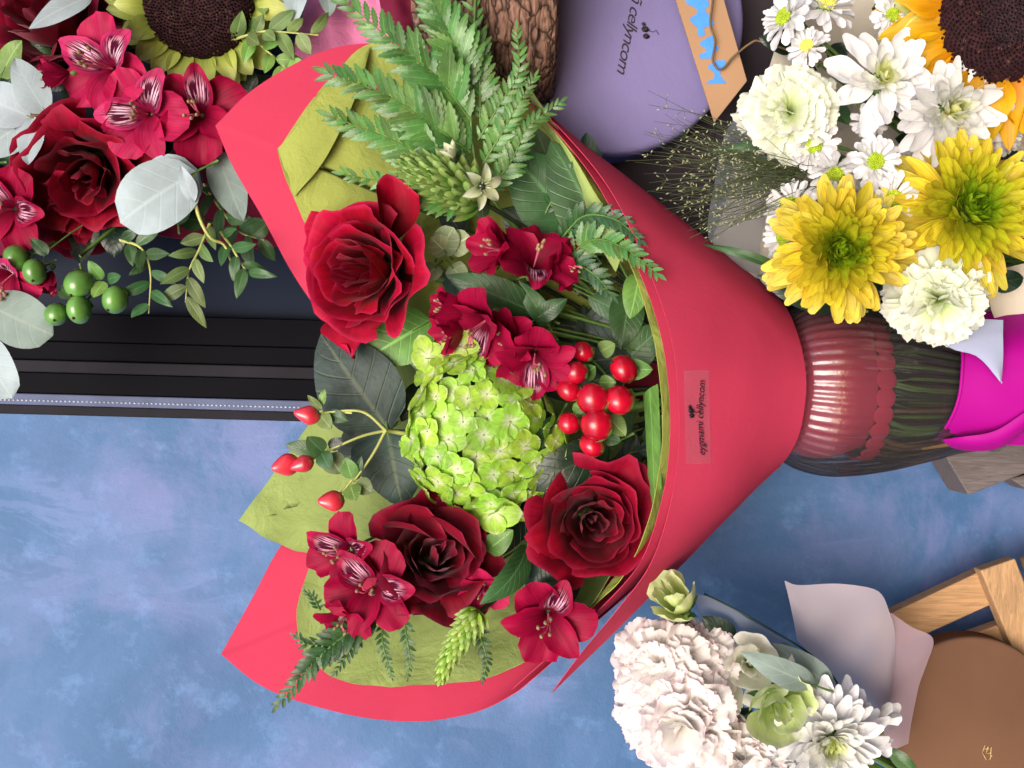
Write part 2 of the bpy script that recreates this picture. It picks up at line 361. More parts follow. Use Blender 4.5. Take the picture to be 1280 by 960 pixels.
def petal(L, W, prof='obov', b0=0., b1=0., cup=.3, trd=.3, tp=2.2, ruf=0., rf=3., fringe=0., fold=0., seed=0, nu=7, nv=8, serr=0, nser=8, twist=0., wav=0., tint=0.):
    rg = random.Random(seed); ph = rg.random() * 6.28; ph2 = rg.random() * 6.28
    s = np.linspace(-1, 1, nu); t = np.linspace(0, 1, nv); Sg, Tg = np.meshgrid(s, t)
    hw = W / 2 * PROF[prof](Tg)
    if serr: hw = hw * (1 + serr * ((Tg * nser) % 1.0 - .5) * (np.abs(Sg) > .9))
    tt = Tg * (1 - trd * np.abs(Sg) ** tp)
    db = b1 - b0 if abs(b1 - b0) > 1e-4 else 1e-4
    y = L * (np.sin(b0 + db * tt) - math.sin(b0)) / db; z = L * (-np.cos(b0 + db * tt) + math.cos(b0)) / db
    a = b0 + db * tt
    x = Sg * hw
    n = cup * hw * Sg ** 2 + fold * np.abs(x)
    n = n + ruf * np.sin(rf * Sg * PI + ph) * Tg ** 2 + ruf * .6 * np.sin(rf * 1.7 * Sg * PI + ph2) * Tg ** 3
    n = n + wav * np.sin(Tg * 7 + ph) * np.abs(Sg) + wav * .5 * np.sin(Tg * 4 + ph2)
    if fringe:
        jit = np.array([rg.uniform(-1, 1) for _ in range(nu)]) * fringe
        e = np.zeros_like(Tg); e[-1] = jit; e[-2] = jit * .3
        y = y + e * np.cos(a); z = z + e * np.sin(a)
    x = x * np.cos(cup * .5 * np.abs(Sg))
    V = np.stack([x, y - n * np.sin(a), z + n * np.cos(a)], -1)
    if twist:
        c, sn = np.cos(twist * Tg), np.sin(twist * Tg)
        V = np.stack([V[..., 0] * c - V[..., 2] * sn * 0, V[..., 1], V[..., 2] + V[..., 0] * sn], -1)
    return G(V.reshape(-1, 3), gridF(nu, nv), np.stack([(Sg + 1) / 2, Tg], -1).reshape(-1, 2), tint)

def tube(P, r, n=7, cap=True, tint=0.):
    P = np.asarray(P, float); m = len(P); r = np.broadcast_to(np.asarray(r, float), (m,))
    Tn = np.gradient(P, axis=0); Tn /= np.linalg.norm(Tn, axis=1)[:, None] + 1e-9
    up = np.array([.13, .21, .97]); V = []
    for i in range(m):
        a = np.cross(Tn[i], up); a /= np.linalg.norm(a) + 1e-9; b = np.cross(Tn[i], a)
        for k in range(n):
            q = 2 * PI * k / n; V.append(P[i] + r[i] * (math.cos(q) * a + math.sin(q) * b))
    F = gridF(n, m, True)
    if cap: F += [tuple(range(n)), tuple(range((m - 1) * n, m * n))[::-1]]
    UV = np.stack([np.tile(np.arange(n) / n, m), np.repeat(np.linspace(0, 1, m), n)], -1)
    return G(V, F, UV, tint)
def lathe(prof, n=32, rib=0, ribn=0):
    """prof: list of (r, z)"""
    V = []
    for r, z in prof:
        for k in range(n):
            q = 2 * PI * k / n; rr = r * (1 + rib * abs(math.sin(q * ribn / 2)))
            V.append((rr * math.cos(q), rr * math.sin(q), z))
    m = len(prof)
    UV = np.stack([np.tile(np.arange(n) / n, m), np.repeat(np.linspace(0, 1, m), n)], -1)
    return G(V, gridF(n, m, True), UV)
def ball(r, nu=16, nv=10, sq=(1, 1, 1), tip=0):
    P = []
    for j in range(nv + 1):
        a = PI * j / nv; rr = math.sin(a); z = -math.cos(a)
        if tip and z > 0: rr *= (1 - .25 * z * tip); z = z * (1 + .35 * tip * z ** 3)
        P.append((max(rr, .02) * r, z * r))
    return lathe(P, nu).x(scl(*sq))
def cr(P, n):
    """Catmull-Rom through control points, n samples"""
    P = np.asarray(P, float); m = len(P); out = []
    for q in np.linspace(0, m - 1, n):
        i = min(int(q), m - 2); f = q - i
        p0 = P[max(i - 1, 0)] if i > 0 else 2 * P[0] - P[1]; p1 = P[i]; p2 = P[i + 1]; p3 = P[i + 2] if i + 2 < m else 2 * P[-1] - P[-2]
        out.append(.5 * ((2 * p1) + (-p0 + p2) * f + (2 * p0 - 5 * p1 + 4 * p2 - p3) * f * f + (-p0 + 3 * p1 - 3 * p2 + p3) * f ** 3))
    return np.array(out)
def pts(L, n=None):
    """curve through picture points; a point given twice in a row is a sharp corner"""
    segs = [[]]
    for i, p in enumerate(L):
        if segs[-1] and tuple(p) == tuple(L[i - 1]): segs.append([])
        segs[-1].append(at(*p))
    if n is None: return np.array([q for sg in segs for q in sg])
    segs = [sg for sg in segs if len(sg) > 1] or [segs[0] * 2]
    ln = [sum(np.linalg.norm(sg[i + 1] - sg[i]) for i in range(len(sg) - 1)) for sg in segs]
    out = []; left = n
    for i, sg in enumerate(segs):
        m = left if i == len(segs) - 1 else max(3, round(n * ln[i] / (sum(ln) + 1e-9)))
        left -= m; out.append(cr(sg, m))
    return np.vstack(out)
def thick(g, d, vec=None):
    """give a sheet a thickness d along -normal"""
    V = g.V; N = np.zeros_like(V)
    for f in g.F:
        a, b, c = V[f[0]], V[f[1]], V[f[2]]; nn = np.cross(b - a, c - a)
        for i in f: N[i] += nn
    N /= np.linalg.norm(N, axis=1)[:, None] + 1e-9
    n = len(V); V2 = V - N * d; ed = {}
    for f in g.F:
        for i in range(len(f)):
            e = (f[i], f[(i + 1) % len(f)]); ed[e] = ed.get(e, 0) + 1
    F = list(g.F) + [tuple(i + n for i in f[::-1]) for f in g.F]
    for (a, b) in ed:
        if (b, a) not in ed: F.append((b + 2 * n, a + 2 * n, a + 3 * n, b + 3 * n))
    return G(np.vstack([V, V2, V, V2]), F, np.vstack([g.UV] * 4), np.concatenate([g.T] * 4))
def box(x0, x1, y0, y1, z0, z1, bev=0):
    V = [(x, y, z) for z in (z0, z1) for y in (y0, y1) for x in (x0, x1)]
    return G(V, [(0, 2, 3, 1), (4, 5, 7, 6), (0, 1, 5, 4), (2, 6, 7, 3), (0, 4, 6, 2), (1, 3, 7, 5)])
def prism(poly, z0, z1):
    n = len(poly); V = [(x, y, z0) for x, y in poly] + [(x, y, z1) for x, y in poly]
    return G(V, [tuple(range(n))[::-1], tuple(range(n, 2 * n))] + [(i, (i + 1) % n, n + (i + 1) % n, n + i) for i in range(n)])

# ---------------------------------------------------------------- scene objects
def mk(name, g, mat, parent=None, smooth=True, sc=S, bevel=0, angle=None):
    me = bpy.data.meshes.new(name)
    V = g.V * sc
    me.from_pydata([tuple(v) for v in V], [], [tuple(f) for f in g.F])
    uv = me.uv_layers.new(name='UVMap'); li = np.empty(len(me.loops), dtype=np.int32); me.loops.foreach_get('vertex_index', li)
    uv.data.foreach_set('uv', g.UV[li].ravel())
    at_ = me.attributes.new('tint', 'FLOAT', 'POINT'); at_.data.foreach_set('value', g.T.astype(np.float32))
    if smooth: me.polygons.foreach_set('use_smooth', [True] * len(me.polygons))
    me.materials.append(mat); me.update()
    o = bpy.data.objects.new(name, me); scn.collection.objects.link(o)
    if parent is not None: o.parent = parent
    if bevel:
        b = o.modifiers.new('bevel', 'BEVEL'); b.width = bevel * S; b.segments = 2; b.limit_method = 'ANGLE'
    return o

class Thing:
    def __init__(s, name, label, cat, px, py, h, face=(0, 0, 1), spin=0., group=None, size=1.0):
        s.k = (D - h - HO[0]) / D * size; s.c = at(px, py, h)
        o = bpy.data.objects.new(name, None); scn.collection.objects.link(o); s.o = o; o.empty_display_size = .02
        z = np.array((face[0], -face[1], face[2]), float); z /= np.linalg.norm(z)
        y = np.array([0, 1., 0]); y = y - z * y.dot(z); y /= np.linalg.norm(y); x = np.cross(y, z)
        R = np.eye(4); R[:3, 0] = x; R[:3, 1] = y; R[:3, 2] = z; s.R = R @ rot('Z', spin)
        L = Matrix.Translation(Vector(s.c * S)) @ Matrix(s.R.tolist())
        o.matrix_world = WM @ L; s.Ri = np.linalg.inv(s.R)
        o['label'] = label; o['category'] = cat
        if group: o['group'] = group
    def part(s, name, g, mat, parent=None, label=None, **kw):
        o = mk(name, g.x(scl(s.k)), mat, parent or s.o, **kw)
        if label: o['label'] = label
        return o
    def loc(s, P):
        """picture-space points (from at()) -> thing-local, for use with part(): divides the size factor out"""
        P = np.asarray(P, float); return ((P - s.c) @ s.Ri[:3, :3].T) / s.k
    def pl(s, L, n=None): return s.loc(pts(L, n))
    def pg(s, name, g, mat, **kw):
        """a part given in picture space"""
        return s.part(name, G(s.loc(g.V), g.F, g.UV, g.T), mat, **kw)
    def stem(s, to, r=3.5, mat=None, mid=None, z0=-4):
        P0 = np.array([0, 0, z0]); P3 = s.loc(at(*to)); P1 = np.array([0, 0, z0 - 40.]); 
        P = cr([P0, P1, P1 * .35 + P3 * .65 + np.array([0, 0, -8]), P3], 12)
        return s.part('stem', tube(P, r, 7), mat or M['stem'])

def flat(name, label, cat, px, py, h=0, group=None): return Thing(name, label, cat, px, py, h, group=group)
def structure(o): o['kind'] = 'structure'; return o
def setmesh(name, g, mat, **kw):
    o = mk(name, g, mat, **kw); o.matrix_world = WM @ Matrix.Identity(4); return structure(o)

# ================================================================ SETTING
WALLH = -270
def wallgrid():
    nu, nv = 60, 60; V = []; UV = []
    for j in range(nv):
        for i in range(nu):
            px = -1500 + 4300 * i / (nu - 1); py = 518 + (3000 - 518) * j / (nv - 1)
            V.append((px - 640, 480 - py, WALLH + 1.2 * noise.noise(Vector((px * .012, py * .012, 0))))); UV.append((i / nu, j / nv))
    return G(V, [f[::-1] for f in gridF(nu, nv)], UV)
setmesh('wall', wallgrid(), M['wall'])
setmesh('dark_panel', box(-2100, 2800, 20, 2800, WALLH - 30, WALLH - 20), M['pane'], smooth=False)

# window frame: stepped profile, running up the wall
fr = flat('window_frame', 'black ribbed metal window frame running between the navy panel and the blue wall', 'window frame', 200, 460, WALLH)
def bar(y0, y1, h0, h1, mat, name, sl=.022):
    # y in picture px at wall plane; slight slope as in the photograph
    k = (D - WALLH) / D
    V = []
    for px in (-1400, 2700):
        for (yy, hh) in ((y0, h0), (y0, h1), (y1, h1), (y1, h0)):
            p = np.array([(px - 640), (480 - (yy + sl * (px - 200))) * k, WALLH + hh]); V.append(p)
    F = [(0, 1, 2, 3), (7, 6, 5, 4)] + [(i, i + 4, (i + 1) % 4 + 4, (i + 1) % 4) for i in range(4)]
    fr.pg(name, G(V, F), mat, smooth=False, bevel=1.5)
bar(397, 432, -19, 14, M['black_frame'], 'glazing_bead')
bar(432, 456, -19, 8, M['black_frame'], 'inner_profile')
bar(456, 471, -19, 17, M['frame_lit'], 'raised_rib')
bar(471, 498, -19, 4, M['black_frame'], 'channel')
bar(498, 512, -19, 10, M['strip'], 'brush_rail')
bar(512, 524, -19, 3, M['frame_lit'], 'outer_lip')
beads = []
for i in range(260):
    px = -700 + i * 6.4; k = (D - WALLH) / D
    p = np.array([px - 640, (480 - (506.5 + .022 * (px - 200))) * k, WALLH + 10.4]); beads.append(ball(1.7, 6, 4, (1.2, .8, .5)).x(tr(*p)))
o = fr.pg('stitching', join(beads), M['bead'])

# ================================================================ GENERATORS
def rose(name, label, px, py, h, R, mat, face=(0, 0, 1), spin=0, seed=1, N=24, H=None, open_=1.0, stem=None, inner=None, group=None, pname='petal', tight=1.0, cat='rose', ruf=0.):
    T = Thing(name, label, cat, px, py, h, face, spin, group); rg = random.Random(seed); H = H or R * 1.15
    for i in range(N):
        f = i / (N - 1); Rr = R * (.07 + .70 * f ** .9) * tight; th = i * 2.399 + rg.uniform(-.25, .25)
        Hh = H * (1.0 - .30 * f ** 1.5) * rg.uniform(.95, 1.05); curl = R * (.01 + .23 * f ** 1.3) * open_ * rg.uniform(.6, 1.3)
        span = 2.9 - .9 * f + rg.uniform(-.25, .25)
        nu, nv = 17, 13; V = []; UV = []
        lean = rg.uniform(.02, .14); tipb = rg.uniform(.2, .5); phn = rg.uniform(0, 9); tipo = rg.uniform(-.25, .25)
        cx, cy = rg.uniform(-.03, .03) * R, rg.uniform(-.03, .03) * R
        for j in range(nv):
            t = j / (nv - 1)
            for a in range(nu):
                s = -1 + 2 * a / (nu - 1); sa = abs(s)
                te = t * (1 - .34 * sa ** 3.0 - .06 * abs(s - tipo))
                ang = th + s * span / 2 * (.50 + .5 * math.sin(PI / 2 * min(1, t * 1.4)))
                r = Rr * (.22 + .78 * math.sin(PI / 2 * min(1, te * 1.25)) ** .9) * (1 + lean * s)
                q = max(0, (t - .66) / .34)
                cs = curl * q ** 1.7 * (.35 + 1.25 * sa ** 1.3 - .7 * sa ** 6 + .85 * math.exp(-((s - tipo) / .20) ** 2))
                z = Hh * te * 1.0 - cs * .55
                r += cs
                nz = noise.noise(Vector((phn + s * 2.2, t * 2 + phn, i * 3.1)))
                r += R * .075 * nz * t; z += R * .09 * noise.noise(Vector((phn + s * 3.4, t * 2.4, i * 1.7))) * t
                if ruf: r += ruf * R * math.sin(s * 11 + phn) * t ** 3; z += ruf * R * math.sin(s * 17 + phn) * t ** 3
                V.append((r * math.cos(ang) + cx, r * math.sin(ang) + cy, z - H * .55)); UV.append(((s + 1) / 2, t))
        T.part(pname, G(V, gridF(nu, nv), UV), (inner if inner and f < .4 else mat))
    # receptacle and sepals
    T.part('hip', ball(R * .2, 12, 8, (1, 1, 1.1)).x(tr(0, 0, -H * .62)), M['stem'])
    for k in range(5):
        T.part('sepal', petal(R * .7, R * .2, 'lance', .3, 1.0, .3, seed=k).x(rot('Z', k * 1.257) @ tr(0, R * .12, -H * .62)), M['leaf_mid'])
    if stem: T.stem(stem, R * .055, z0=-H * .65)
    return T

def alstro(label, px, py, h, size, face=(0, 0, 1), spin=0, seed=1, mat='al', smat='al_s', op=1.0, stem=None, group='alstroemeria flowers', closed=0., patt=(0, 1)):
    T = Thing('alstroemeria', label, 'alstroemeria', px, py, h, face, spin, group); rg = random.Random(seed)
    for k in range(3):
        b0 = R_(72 - 22 * op + rg.uniform(-6, 6)); b1 = R_(28 - 46 * op + rg.uniform(-14, 14) + closed * 30)
        g = petal(size * 1.02, size * .84 * rg.uniform(.88, 1.12), 'obov', b0, b1, .30, .27, 2.1, ruf=size * .06, rf=1.5, fringe=size * .02, seed=seed * 7 + k, nu=11, nv=12, wav=size * .02)
        # small green tip notch
        T.part('outer_tepal', g.x(rot('Z', R_(90 + 120 * k + rg.uniform(-8, 8))) @ tr(0, size * .05, -size * .42)), M[mat])
    for k in range(3):
        b0 = R_(76 - 18 * op + rg.uniform(-5, 5)); b1 = R_(36 - 50 * op + rg.uniform(-12, 12) + closed * 30)
        g = petal(size * 1.06, size * .62, 'obov', b0, b1, .38, .42, 1.7, ruf=size * .035, rf=1.6, seed=seed * 11 + k, nu=11, nv=12)
        T.part('inner_tepal', g.x(rot('Z', R_(150 + 120 * k + rg.uniform(-8, 8))) @ tr(0, size * .04, -size * .38)), M[smat if k in patt else mat], label='striped tepal' if k in patt else None)
    for k in range(6):
        a = rg.uniform(0, 6.28); l = size * rg.uniform(.42, .72)
        P = cr([(0, 0, -size * .3), (math.cos(a) * size * .05, math.sin(a) * size * .05, l * .35), (math.cos(a) * size * .16 + size * .05, math.sin(a) * size * .16 - size * .06, l * .72)], 7)
        st = T.part('stamen', tube(P, size * .014, 5), M['pistil'])
        T.part('anther', ball(size * .038, 8, 6, (1, 1, 1.7)).x(tr(*P[-1])), M['anther'], parent=st)
    T.part('ovary', ball(size * .11, 12, 8, (1, 1, 1.3)).x(tr(0, 0, -size * .60)), M['stem'])
    if stem: T.stem(stem, size * .035, z0=-size * .5)
    return T

def carnation(label, px, py, h, R, mat, face=(0, 0, 1), seed=1, N=60, stem=None, flatn=.75, group='carnations'):
    T = Thing('carnation', label, 'carnation', px, py, h, face, seed, group); rg = random.Random(seed)
    for i in range(N):
        f = (i + .5) / N; th = i * 2.399 + rg.uniform(-.3, .3); el = R_(88 - 78 * f ** .85 + rg.uniform(-9, 9))
        L = R * (.62 + .36 * f) * rg.uniform(.88, 1.08)
        g = petal(L, R * rg.uniform(.7, 1.0), 'fan', el, el - R_(34 + 22 * rg.random()), rg.uniform(-.2, .4), .2, 2, ruf=R * .07, rf=rg.uniform(1.2, 2.3), fringe=R * .028, seed=seed * 100 + i, nu=27, nv=9, wav=R * .008)
        T.part('petal', g.x(rot('Z', th) @ tr(0, R * .03, -R * .45 + R * .0) @ rot('Y', rg.uniform(-.4, .4))), mat)
    T.part('calyx', lathe([(.01, -R * .95), (R * .15, -R * .92), (R * .17, -R * .6), (R * .20, -R * .42)], 14), M['sepal'])
    if stem: T.stem(stem, R * .045, z0=-R * .9)
    return T

def mum(name, label, px, py, h, R, mat, face=(0, 0, 1), seed=1, N=150, wid=.17, spoon=.5, dome=.5, tmin=0., stem=None, group=None, cat='chrysanthemum', button=None, inner_r=.05, lift=0., jit=.5, L0=.2, trd=.2, keep=100):
    T = Thing(name, label, cat, px, py, h, face, seed * 1.3, group); rg = random.Random(seed); small = []
    for i in range(N):
        f = i / (N - 1); th = i * 2.399963 + rg.uniform(-jit, jit)
        r0 = R * (inner_r + .30 * f * (1 if not button else .6)); z0 = R * dome * (1 - f ** 1.6) * .55
        el = R_(84 - 80 * f ** .7 + rg.uniform(-14, 14) + lift); L = R * (L0 + (.76 - L0) * f ** .6) * rg.uniform(.88, 1.03)
        if button: el = R_(24 - 26 * f + rg.uniform(-9, 9) + lift); L = R * (.62 + .08 * f) * rg.uniform(.9, 1.05); z0 = -R * .1 * f
        w = R * wid * rg.uniform(.85, 1.15) * (.5 + .5 * f)
        g = petal(L, w, 'strap' if spoon < .6 else 'spoon', el, el - R_(20 - 60 * (1 - f) + rg.uniform(-24, 24)), .55 - .3 * f, trd, 2.6, seed=seed * 500 + i, nu=5, nv=7, tint=min(1, max(0, tmin + (1 - tmin) * f + rg.uniform(-.07, .07))), wav=w * .07)
        g.T = g.T + (g.UV[:, 1] - .5) * .12
        g = g.x(rot('Z', th) @ tr(0, r0, z0 - R * .1) @ rot('Y', rg.uniform(-.35, .35)))
        if N - i <= keep: T.part('petal', g, mat)
        else: small.append(g)
    if small: 
        o = T.part('inner_petals', join(small), mat); o['kind'] = 'stuff'
    if button:
        fl = [ball(R * .042, 6, 4, (1, 1, 1.2)).x(tr(R * .26 * math.sqrt(q / 60) * math.cos(q * 2.4), R * .26 * math.sqrt(q / 60) * math.sin(q * 2.4), R * .06 - R * .09 * q / 60)) for q in range(60)]
        fl.append(ball(R * .25, 16, 8, (1, 1, .4)).x(tr(0, 0, -R * .04)))
        T.part('button', join(fl), button)
    T.part('calyx', ball(R * .24, 12, 8, (1, 1, .6)).x(tr(0, 0, -R * .22)), M['stem'])
    if stem: T.stem(stem, max(2.2, R * .04), z0=-R * .3)
    return T

def sunflower(label, px, py, h, Rd, Rp, face, seed, rays=True, core=True):
    T = Thing('sunflower', label, 'sunflower', px, py, h, face, 0, 'sunflowers'); rg = random.Random(seed)
    T.part('disc', lathe([(.01, Rd * .10), (Rd * .3, Rd * .13), (Rd * .6, Rd * .16), (Rd * .85, Rd * .10), (Rd, -Rd * .05), (Rd * .9, -Rd * .25), (.01, -Rd * .3)][::-1], 40), M['disc'])
    fl, tips, cr_ = [], [], []
    for i in range(900):
        r = Rd * .98 * math.sqrt((i + 1) / 900); th = i * 2.399963
        z = Rd * (.10 + .06 * math.sin(PI * r / Rd)) - (Rd * .12 if r > Rd * .9 else 0) * (r / Rd - .9) / .1
        hh = Rd * .05 * rg.uniform(.6, 1.7) * (1.2 if r > Rd * .4 else .7)
        b = tube([(0, 0, 0), (0, 0, hh)], [Rd * .022, Rd * .012], 5).x(tr(r * math.cos(th), r * math.sin(th), z) @ rot('X', rg.uniform(-.3, .3)))
        (cr_ if (r < Rd * .42 and core) else (tips if rg.random() < (.04 if core else .12) else fl)).append(b)
    o = T.part('seed_florets', join(fl), M['disc'])
    T.part('pale_floret_tips', join(tips), M['disc_tip'], parent=o)
    if cr_: T.part('central_florets', join(cr_), M['disc_core'])
    if rays:
        for i in range(38):
            th = i * 2 * PI / 19 + rg.uniform(-.08, .08); out = i >= 19
            g = petal((Rp - Rd) * rg.uniform(1.0, 1.2), Rd * .56 * rg.uniform(.9, 1.15), 'strap', R_(18 - 16 * out + rg.uniform(-8, 10)), R_(-22 + rg.uniform(-20, 25)), .35, .5, 1.6, seed=seed * 60 + i, nu=7, nv=9, wav=2.0)
            T.part('ray_petal', g.x(rot('Z', th + (.16 if out else 0)) @ tr(0, Rd * .90, -Rd * (.02 + .08 * out)) @ rot('Y', rg.uniform(-.3, .3))), M['sun_petal'])
    for i in range(39):
        th = i * 2 * PI / 19.5 + rg.uniform(-.15, .15); l = (Rd * .66 if not rays else Rd * .7) * rg.uniform(.8, 1.2)
        g = petal(l, Rd * .46, 'ovate', R_(46 if not rays and i < 20 else 8), R_(-10 + rg.uniform(-30, 30)), .4, 0, seed=i, nu=7, nv=8, wav=2)
        T.part('bract', g.x(rot('Z', th) @ tr(0, Rd * (.90 if i < 20 else .96), -Rd * .12 - (5 if i > 19 else 0))), M['sepal'])
    T.stem((px + 60, py + 10, h - 180), 6, z0=-Rd * .3)
    return T

def leafgeo(L, W, prof='lance', bend=.3, fold=.15, serr=0, nser=8, seed=0, wav=0., nu=7, nv=12):
    return petal(L, W, prof, bend * .5, -bend * .8, -.12, 0, 2, fold=fold, seed=seed, nu=nu, nv=nv if not serr else max(nv, nser * 3 + 1), serr=serr, nser=nser, wav=wav)

def leaf(label, p0, p1, W, mat, prof='lance', name='leaf', cat='leaf', group=None, bend=.35, fold=.15, roll=0., wav=2., serr=0, nser=8, stalk=True, seed=0):
    """a single leaf from base p0 to tip p1 (picture points)"""
    T = Thing(name, label, cat, *p0, group=group); a = T.loc(at(*p1)); L = np.linalg.norm(a)
    z = np.array([math.sin(roll), 0, math.cos(roll)])
    g = leafgeo(L * 1.03, W, prof, bend, fold, serr, nser, seed, wav).x(frame(a, z))
    T.part('blade', g, M[mat])
    if stalk: T.part('stalk', tube(cr([-a * .25 + np.array([0, 0, -10]), (0, 0, -1), a * .3 + np.array([0, 0, 1.])], 6), [2, 1.6, 1.3, 1.1, .9, .7][:6], 6), M['stem'])
    return T

def pinna(T, path, n, Lw, ww, mat, seed=0, serr=.45, tilt=.25, taper=.75, nser=5, ang=52, sub='leaflet'):
    rg = random.Random(seed); P = T.pl(path, 40)
    ra = T.part('rachis', tube(P, np.linspace(1.7, .6, 40), 5), M['stem'])
    tn = np.gradient(P, axis=0)
    for i in range(n):
        f = (i + .5) / n
        for sd_ in (-1, 1):
            q = min(39, f * 39 + (.5 if sd_ > 0 else 0)); j = int(q); d = tn[j] / np.linalg.norm(tn[j])
            l = Lw * (1 - taper * f ** 1.3) * rg.uniform(.88, 1.08) * min(1, .55 + f * 3)
            a = R_(ang - 18 * f + rg.uniform(-6, 6)) * sd_
            up = np.array([0, 0, 1.]); side = np.cross(d, up); side /= np.linalg.norm(side) + 1e-9
            dirv = d * math.cos(a) + side * math.sin(a) + up * rg.uniform(-.1, .25)
            zz = up + side * sd_ * tilt + d * rg.uniform(-.1, .35)
            g = leafgeo(l, l * ww * rg.uniform(.9, 1.1), 'ovate', rg.uniform(.2, .7), .22, serr, nser, seed * 99 + i * 2 + (sd_ > 0), nu=5)
            T.part(sub, g.x(frame(dirv, zz, P[j])), mat, parent=ra)
    g = leafgeo(Lw * .45, Lw * .45 * ww, 'lance', .3, .2, serr, nser, seed, nu=5)
    T.part(sub, g.x(frame(tn[-1], (0, 0, 1), P[-1])), mat, parent=ra)

def leaf_at(T, p0, p1, W, mat, prof='lance', bend=.35, fold=.15, name='leaf', seed=0, parent=None, zv=(0, 0, 1), wav=1.):
    a = T.loc(at(*p0)); b = T.loc(at(*p1)); d = b - a; L = np.linalg.norm(d)
    return T.part(name, leafgeo(L, W, prof, bend, fold, 0, 8, seed, wav).x(frame(d, zv, a)), mat, parent=parent)

# sheet lofted between two rails (picture space)
def loft(A, B, nu=40, nv=20, bulge=0., wr=0., seed=0, sc=.02, mid=None, th=1.4):
    a = pts(A, nu); b = pts(B, nu); V = []; UV = []
    m = pts(mid, nu) if mid else None
    for j in range(nv):
        t = j / (nv - 1)
        for i in range(nu):
            p = a[i] * (1 - t) + b[i] * t
            if m is not None: p = p + (m[i] - (a[i] + b[i]) / 2) * 4 * t * (1 - t)
            p = p + np.array([0, 0, bulge * math.sin(PI * t)])
            if wr: p[2] += wr * noise.noise(Vector((p[0] * sc + seed, p[1] * sc, seed))) * 2 
            V.append(p); UV.append((i / (nu - 1), t))
    return G(V, gridF(nu, nv), UV)
def fan_sheet(outline, centre, nu=60, nv=16, wr=0., seed=0, sag=0., sc=.02):
    return loft(outline, [centre for _ in outline] if len(np.shape(centre)) == 1 else centre, nu, nv, sag, wr, seed, sc)

def text_geo(body, size, shear=.35, space=1.0):
    cu = bpy.data.curves.new('t', 'FONT'); cu.body = body; cu.size = size; cu.shear = shear; cu.space_character = space
    cu.align_x = 'CENTER'; cu.resolution_u = 3; cu.fill_mode = 'BOTH'; cu.extrude = .15
    o = bpy.data.objects.new('t', cu); scn.collection.objects.link(o)
    dg = bpy.context.evaluated_depsgraph_get(); me = bpy.data.meshes.new_from_object(o.evaluated_get(dg))
    V = [tuple(v.co) for v in me.vertices]; F = [tuple(p.vertices) for p in me.polygons]
    bpy.data.objects.remove(o); bpy.data.curves.remove(cu); bpy.data.meshes.remove(me)
    return G(V, F)
#PART2

# ================================================================ MAIN BOUQUET: papers
wrap = flat('paper_wrapping', 'coral red outer paper cone of the middle bouquet with a clear sticker on it', 'wrapping paper', 820, 480, 60)
NECK = (985, 480, -30)
back = [(655, 118, -20), (590, 78, -44), (520, 58, -50), (460, 54, -44), (410, 62, -34), (360, 84, -22), (312, 115, -12), (269, 157, -6), (269, 157, -6), (292, 210, -18), (330, 275, -42), (372, 352, -70), (430, 430, -115), (480, 480, -120), (460, 560, -118), (400, 620, -110), (350, 684, -92), (318, 742, -80), (276, 818, -70), (276, 818, -70), (328, 857, -62), (385, 880, -52), (450, 896, -40), (520, 902, -26), (590, 891, -12), (640, 868, 0), (668, 846, 10)]
nk_b = [(975 + 14 * math.sin(PI * i / 24), 378 + (205) * i / 24, -50 - 80 * math.sin(PI * i / 24)) for i in range(25)]
g = loft(back, nk_b, 220, 24, -14, 2.5, 3, .012)
wrap.pg('back_sheet', thick(g, .9), M['red_paper'])
colA_in = [(648, 122, -14), (690, 158, 22), (748, 232, 66), (790, 318, 96), (822, 402, 112), (836, 482, 117), (837, 560, 112), (826, 632, 98), (799, 706, 74), (748, 764, 46), (690, 818, 26), (640, 862, 4)]
colB_in = [(965, 378, -50), (980, 400, -20), (992, 430, 2), (998, 455, 14), (1000, 485, 18), (998, 520, 14), (990, 548, 2), (980, 566, -16), (970, 578, -36), (960, 588, -46), (950, 596, -50), (940, 604, -56)]
colA = [(653, 121, -12), (700, 160, 28), (760, 233, 72), (803, 318, 102), (833, 400, 119), (847, 480, 125), (848, 560, 120), (838, 634, 106), (812, 708, 82), (772, 762, 56), (728, 815, 34), (690, 866, 16)]
colB = [(968, 366, -60), (985, 388, -24), (998, 420, 6), (1005, 450, 20), (1008, 482, 25), (1005, 516, 20), (998, 546, 6), (986, 570, -14), (974, 584, -34), (962, 596, -44), (950, 606, -50), (940, 616, -56)]
front_grid = loft(colA, colB, 90, 34, 8, 3.0, 8, .011)
wrap.pg('inner_fold', thick(loft(colA_in, colB_in, 80, 24, 6, 2.4, 5, .014), .9), M['red_paper'])
wrap.pg('front_sheet', thick(front_grid, .9), M['red_paper'])
# gathered tail of the paper inside the vase
tail = []
for j in range(9):
    t = j / 8
    for i in range(48):
        a = 2 * PI * i / 48; px = 978 + 92 * t; py0 = 478 - 4 * t
        r = (86 + 13 * math.sin(PI * t)) * (1 + .012 * math.sin(9 * a + 1))
        if j == 8: px += 3 * abs(math.sin(a * 6))
        p = at(px, py0 + 3, -90); tail.append((p[0], p[1] + r * math.cos(a), -88 + .98 * r * math.sin(a)))
wrap.pg('gathered_tail', G(tail, gridF(48, 9, True)), M['red_paper'])
def on_front(px, py, off):
    pp = front_grid.V; k = (D - pp[:, 2]) / D; X = pp[:, 0] / k + 640; Y = 480 - pp[:, 1] / k
    d = (X - px) ** 2 + (Y - py) ** 2; idx = np.argsort(d)[:4]; w = 1 / (d[idx] + 1e-3); h = (pp[idx, 2] * w).sum() / w.sum()
    return at(px, py, h + off)
st = []
nx, ny = 5, 16
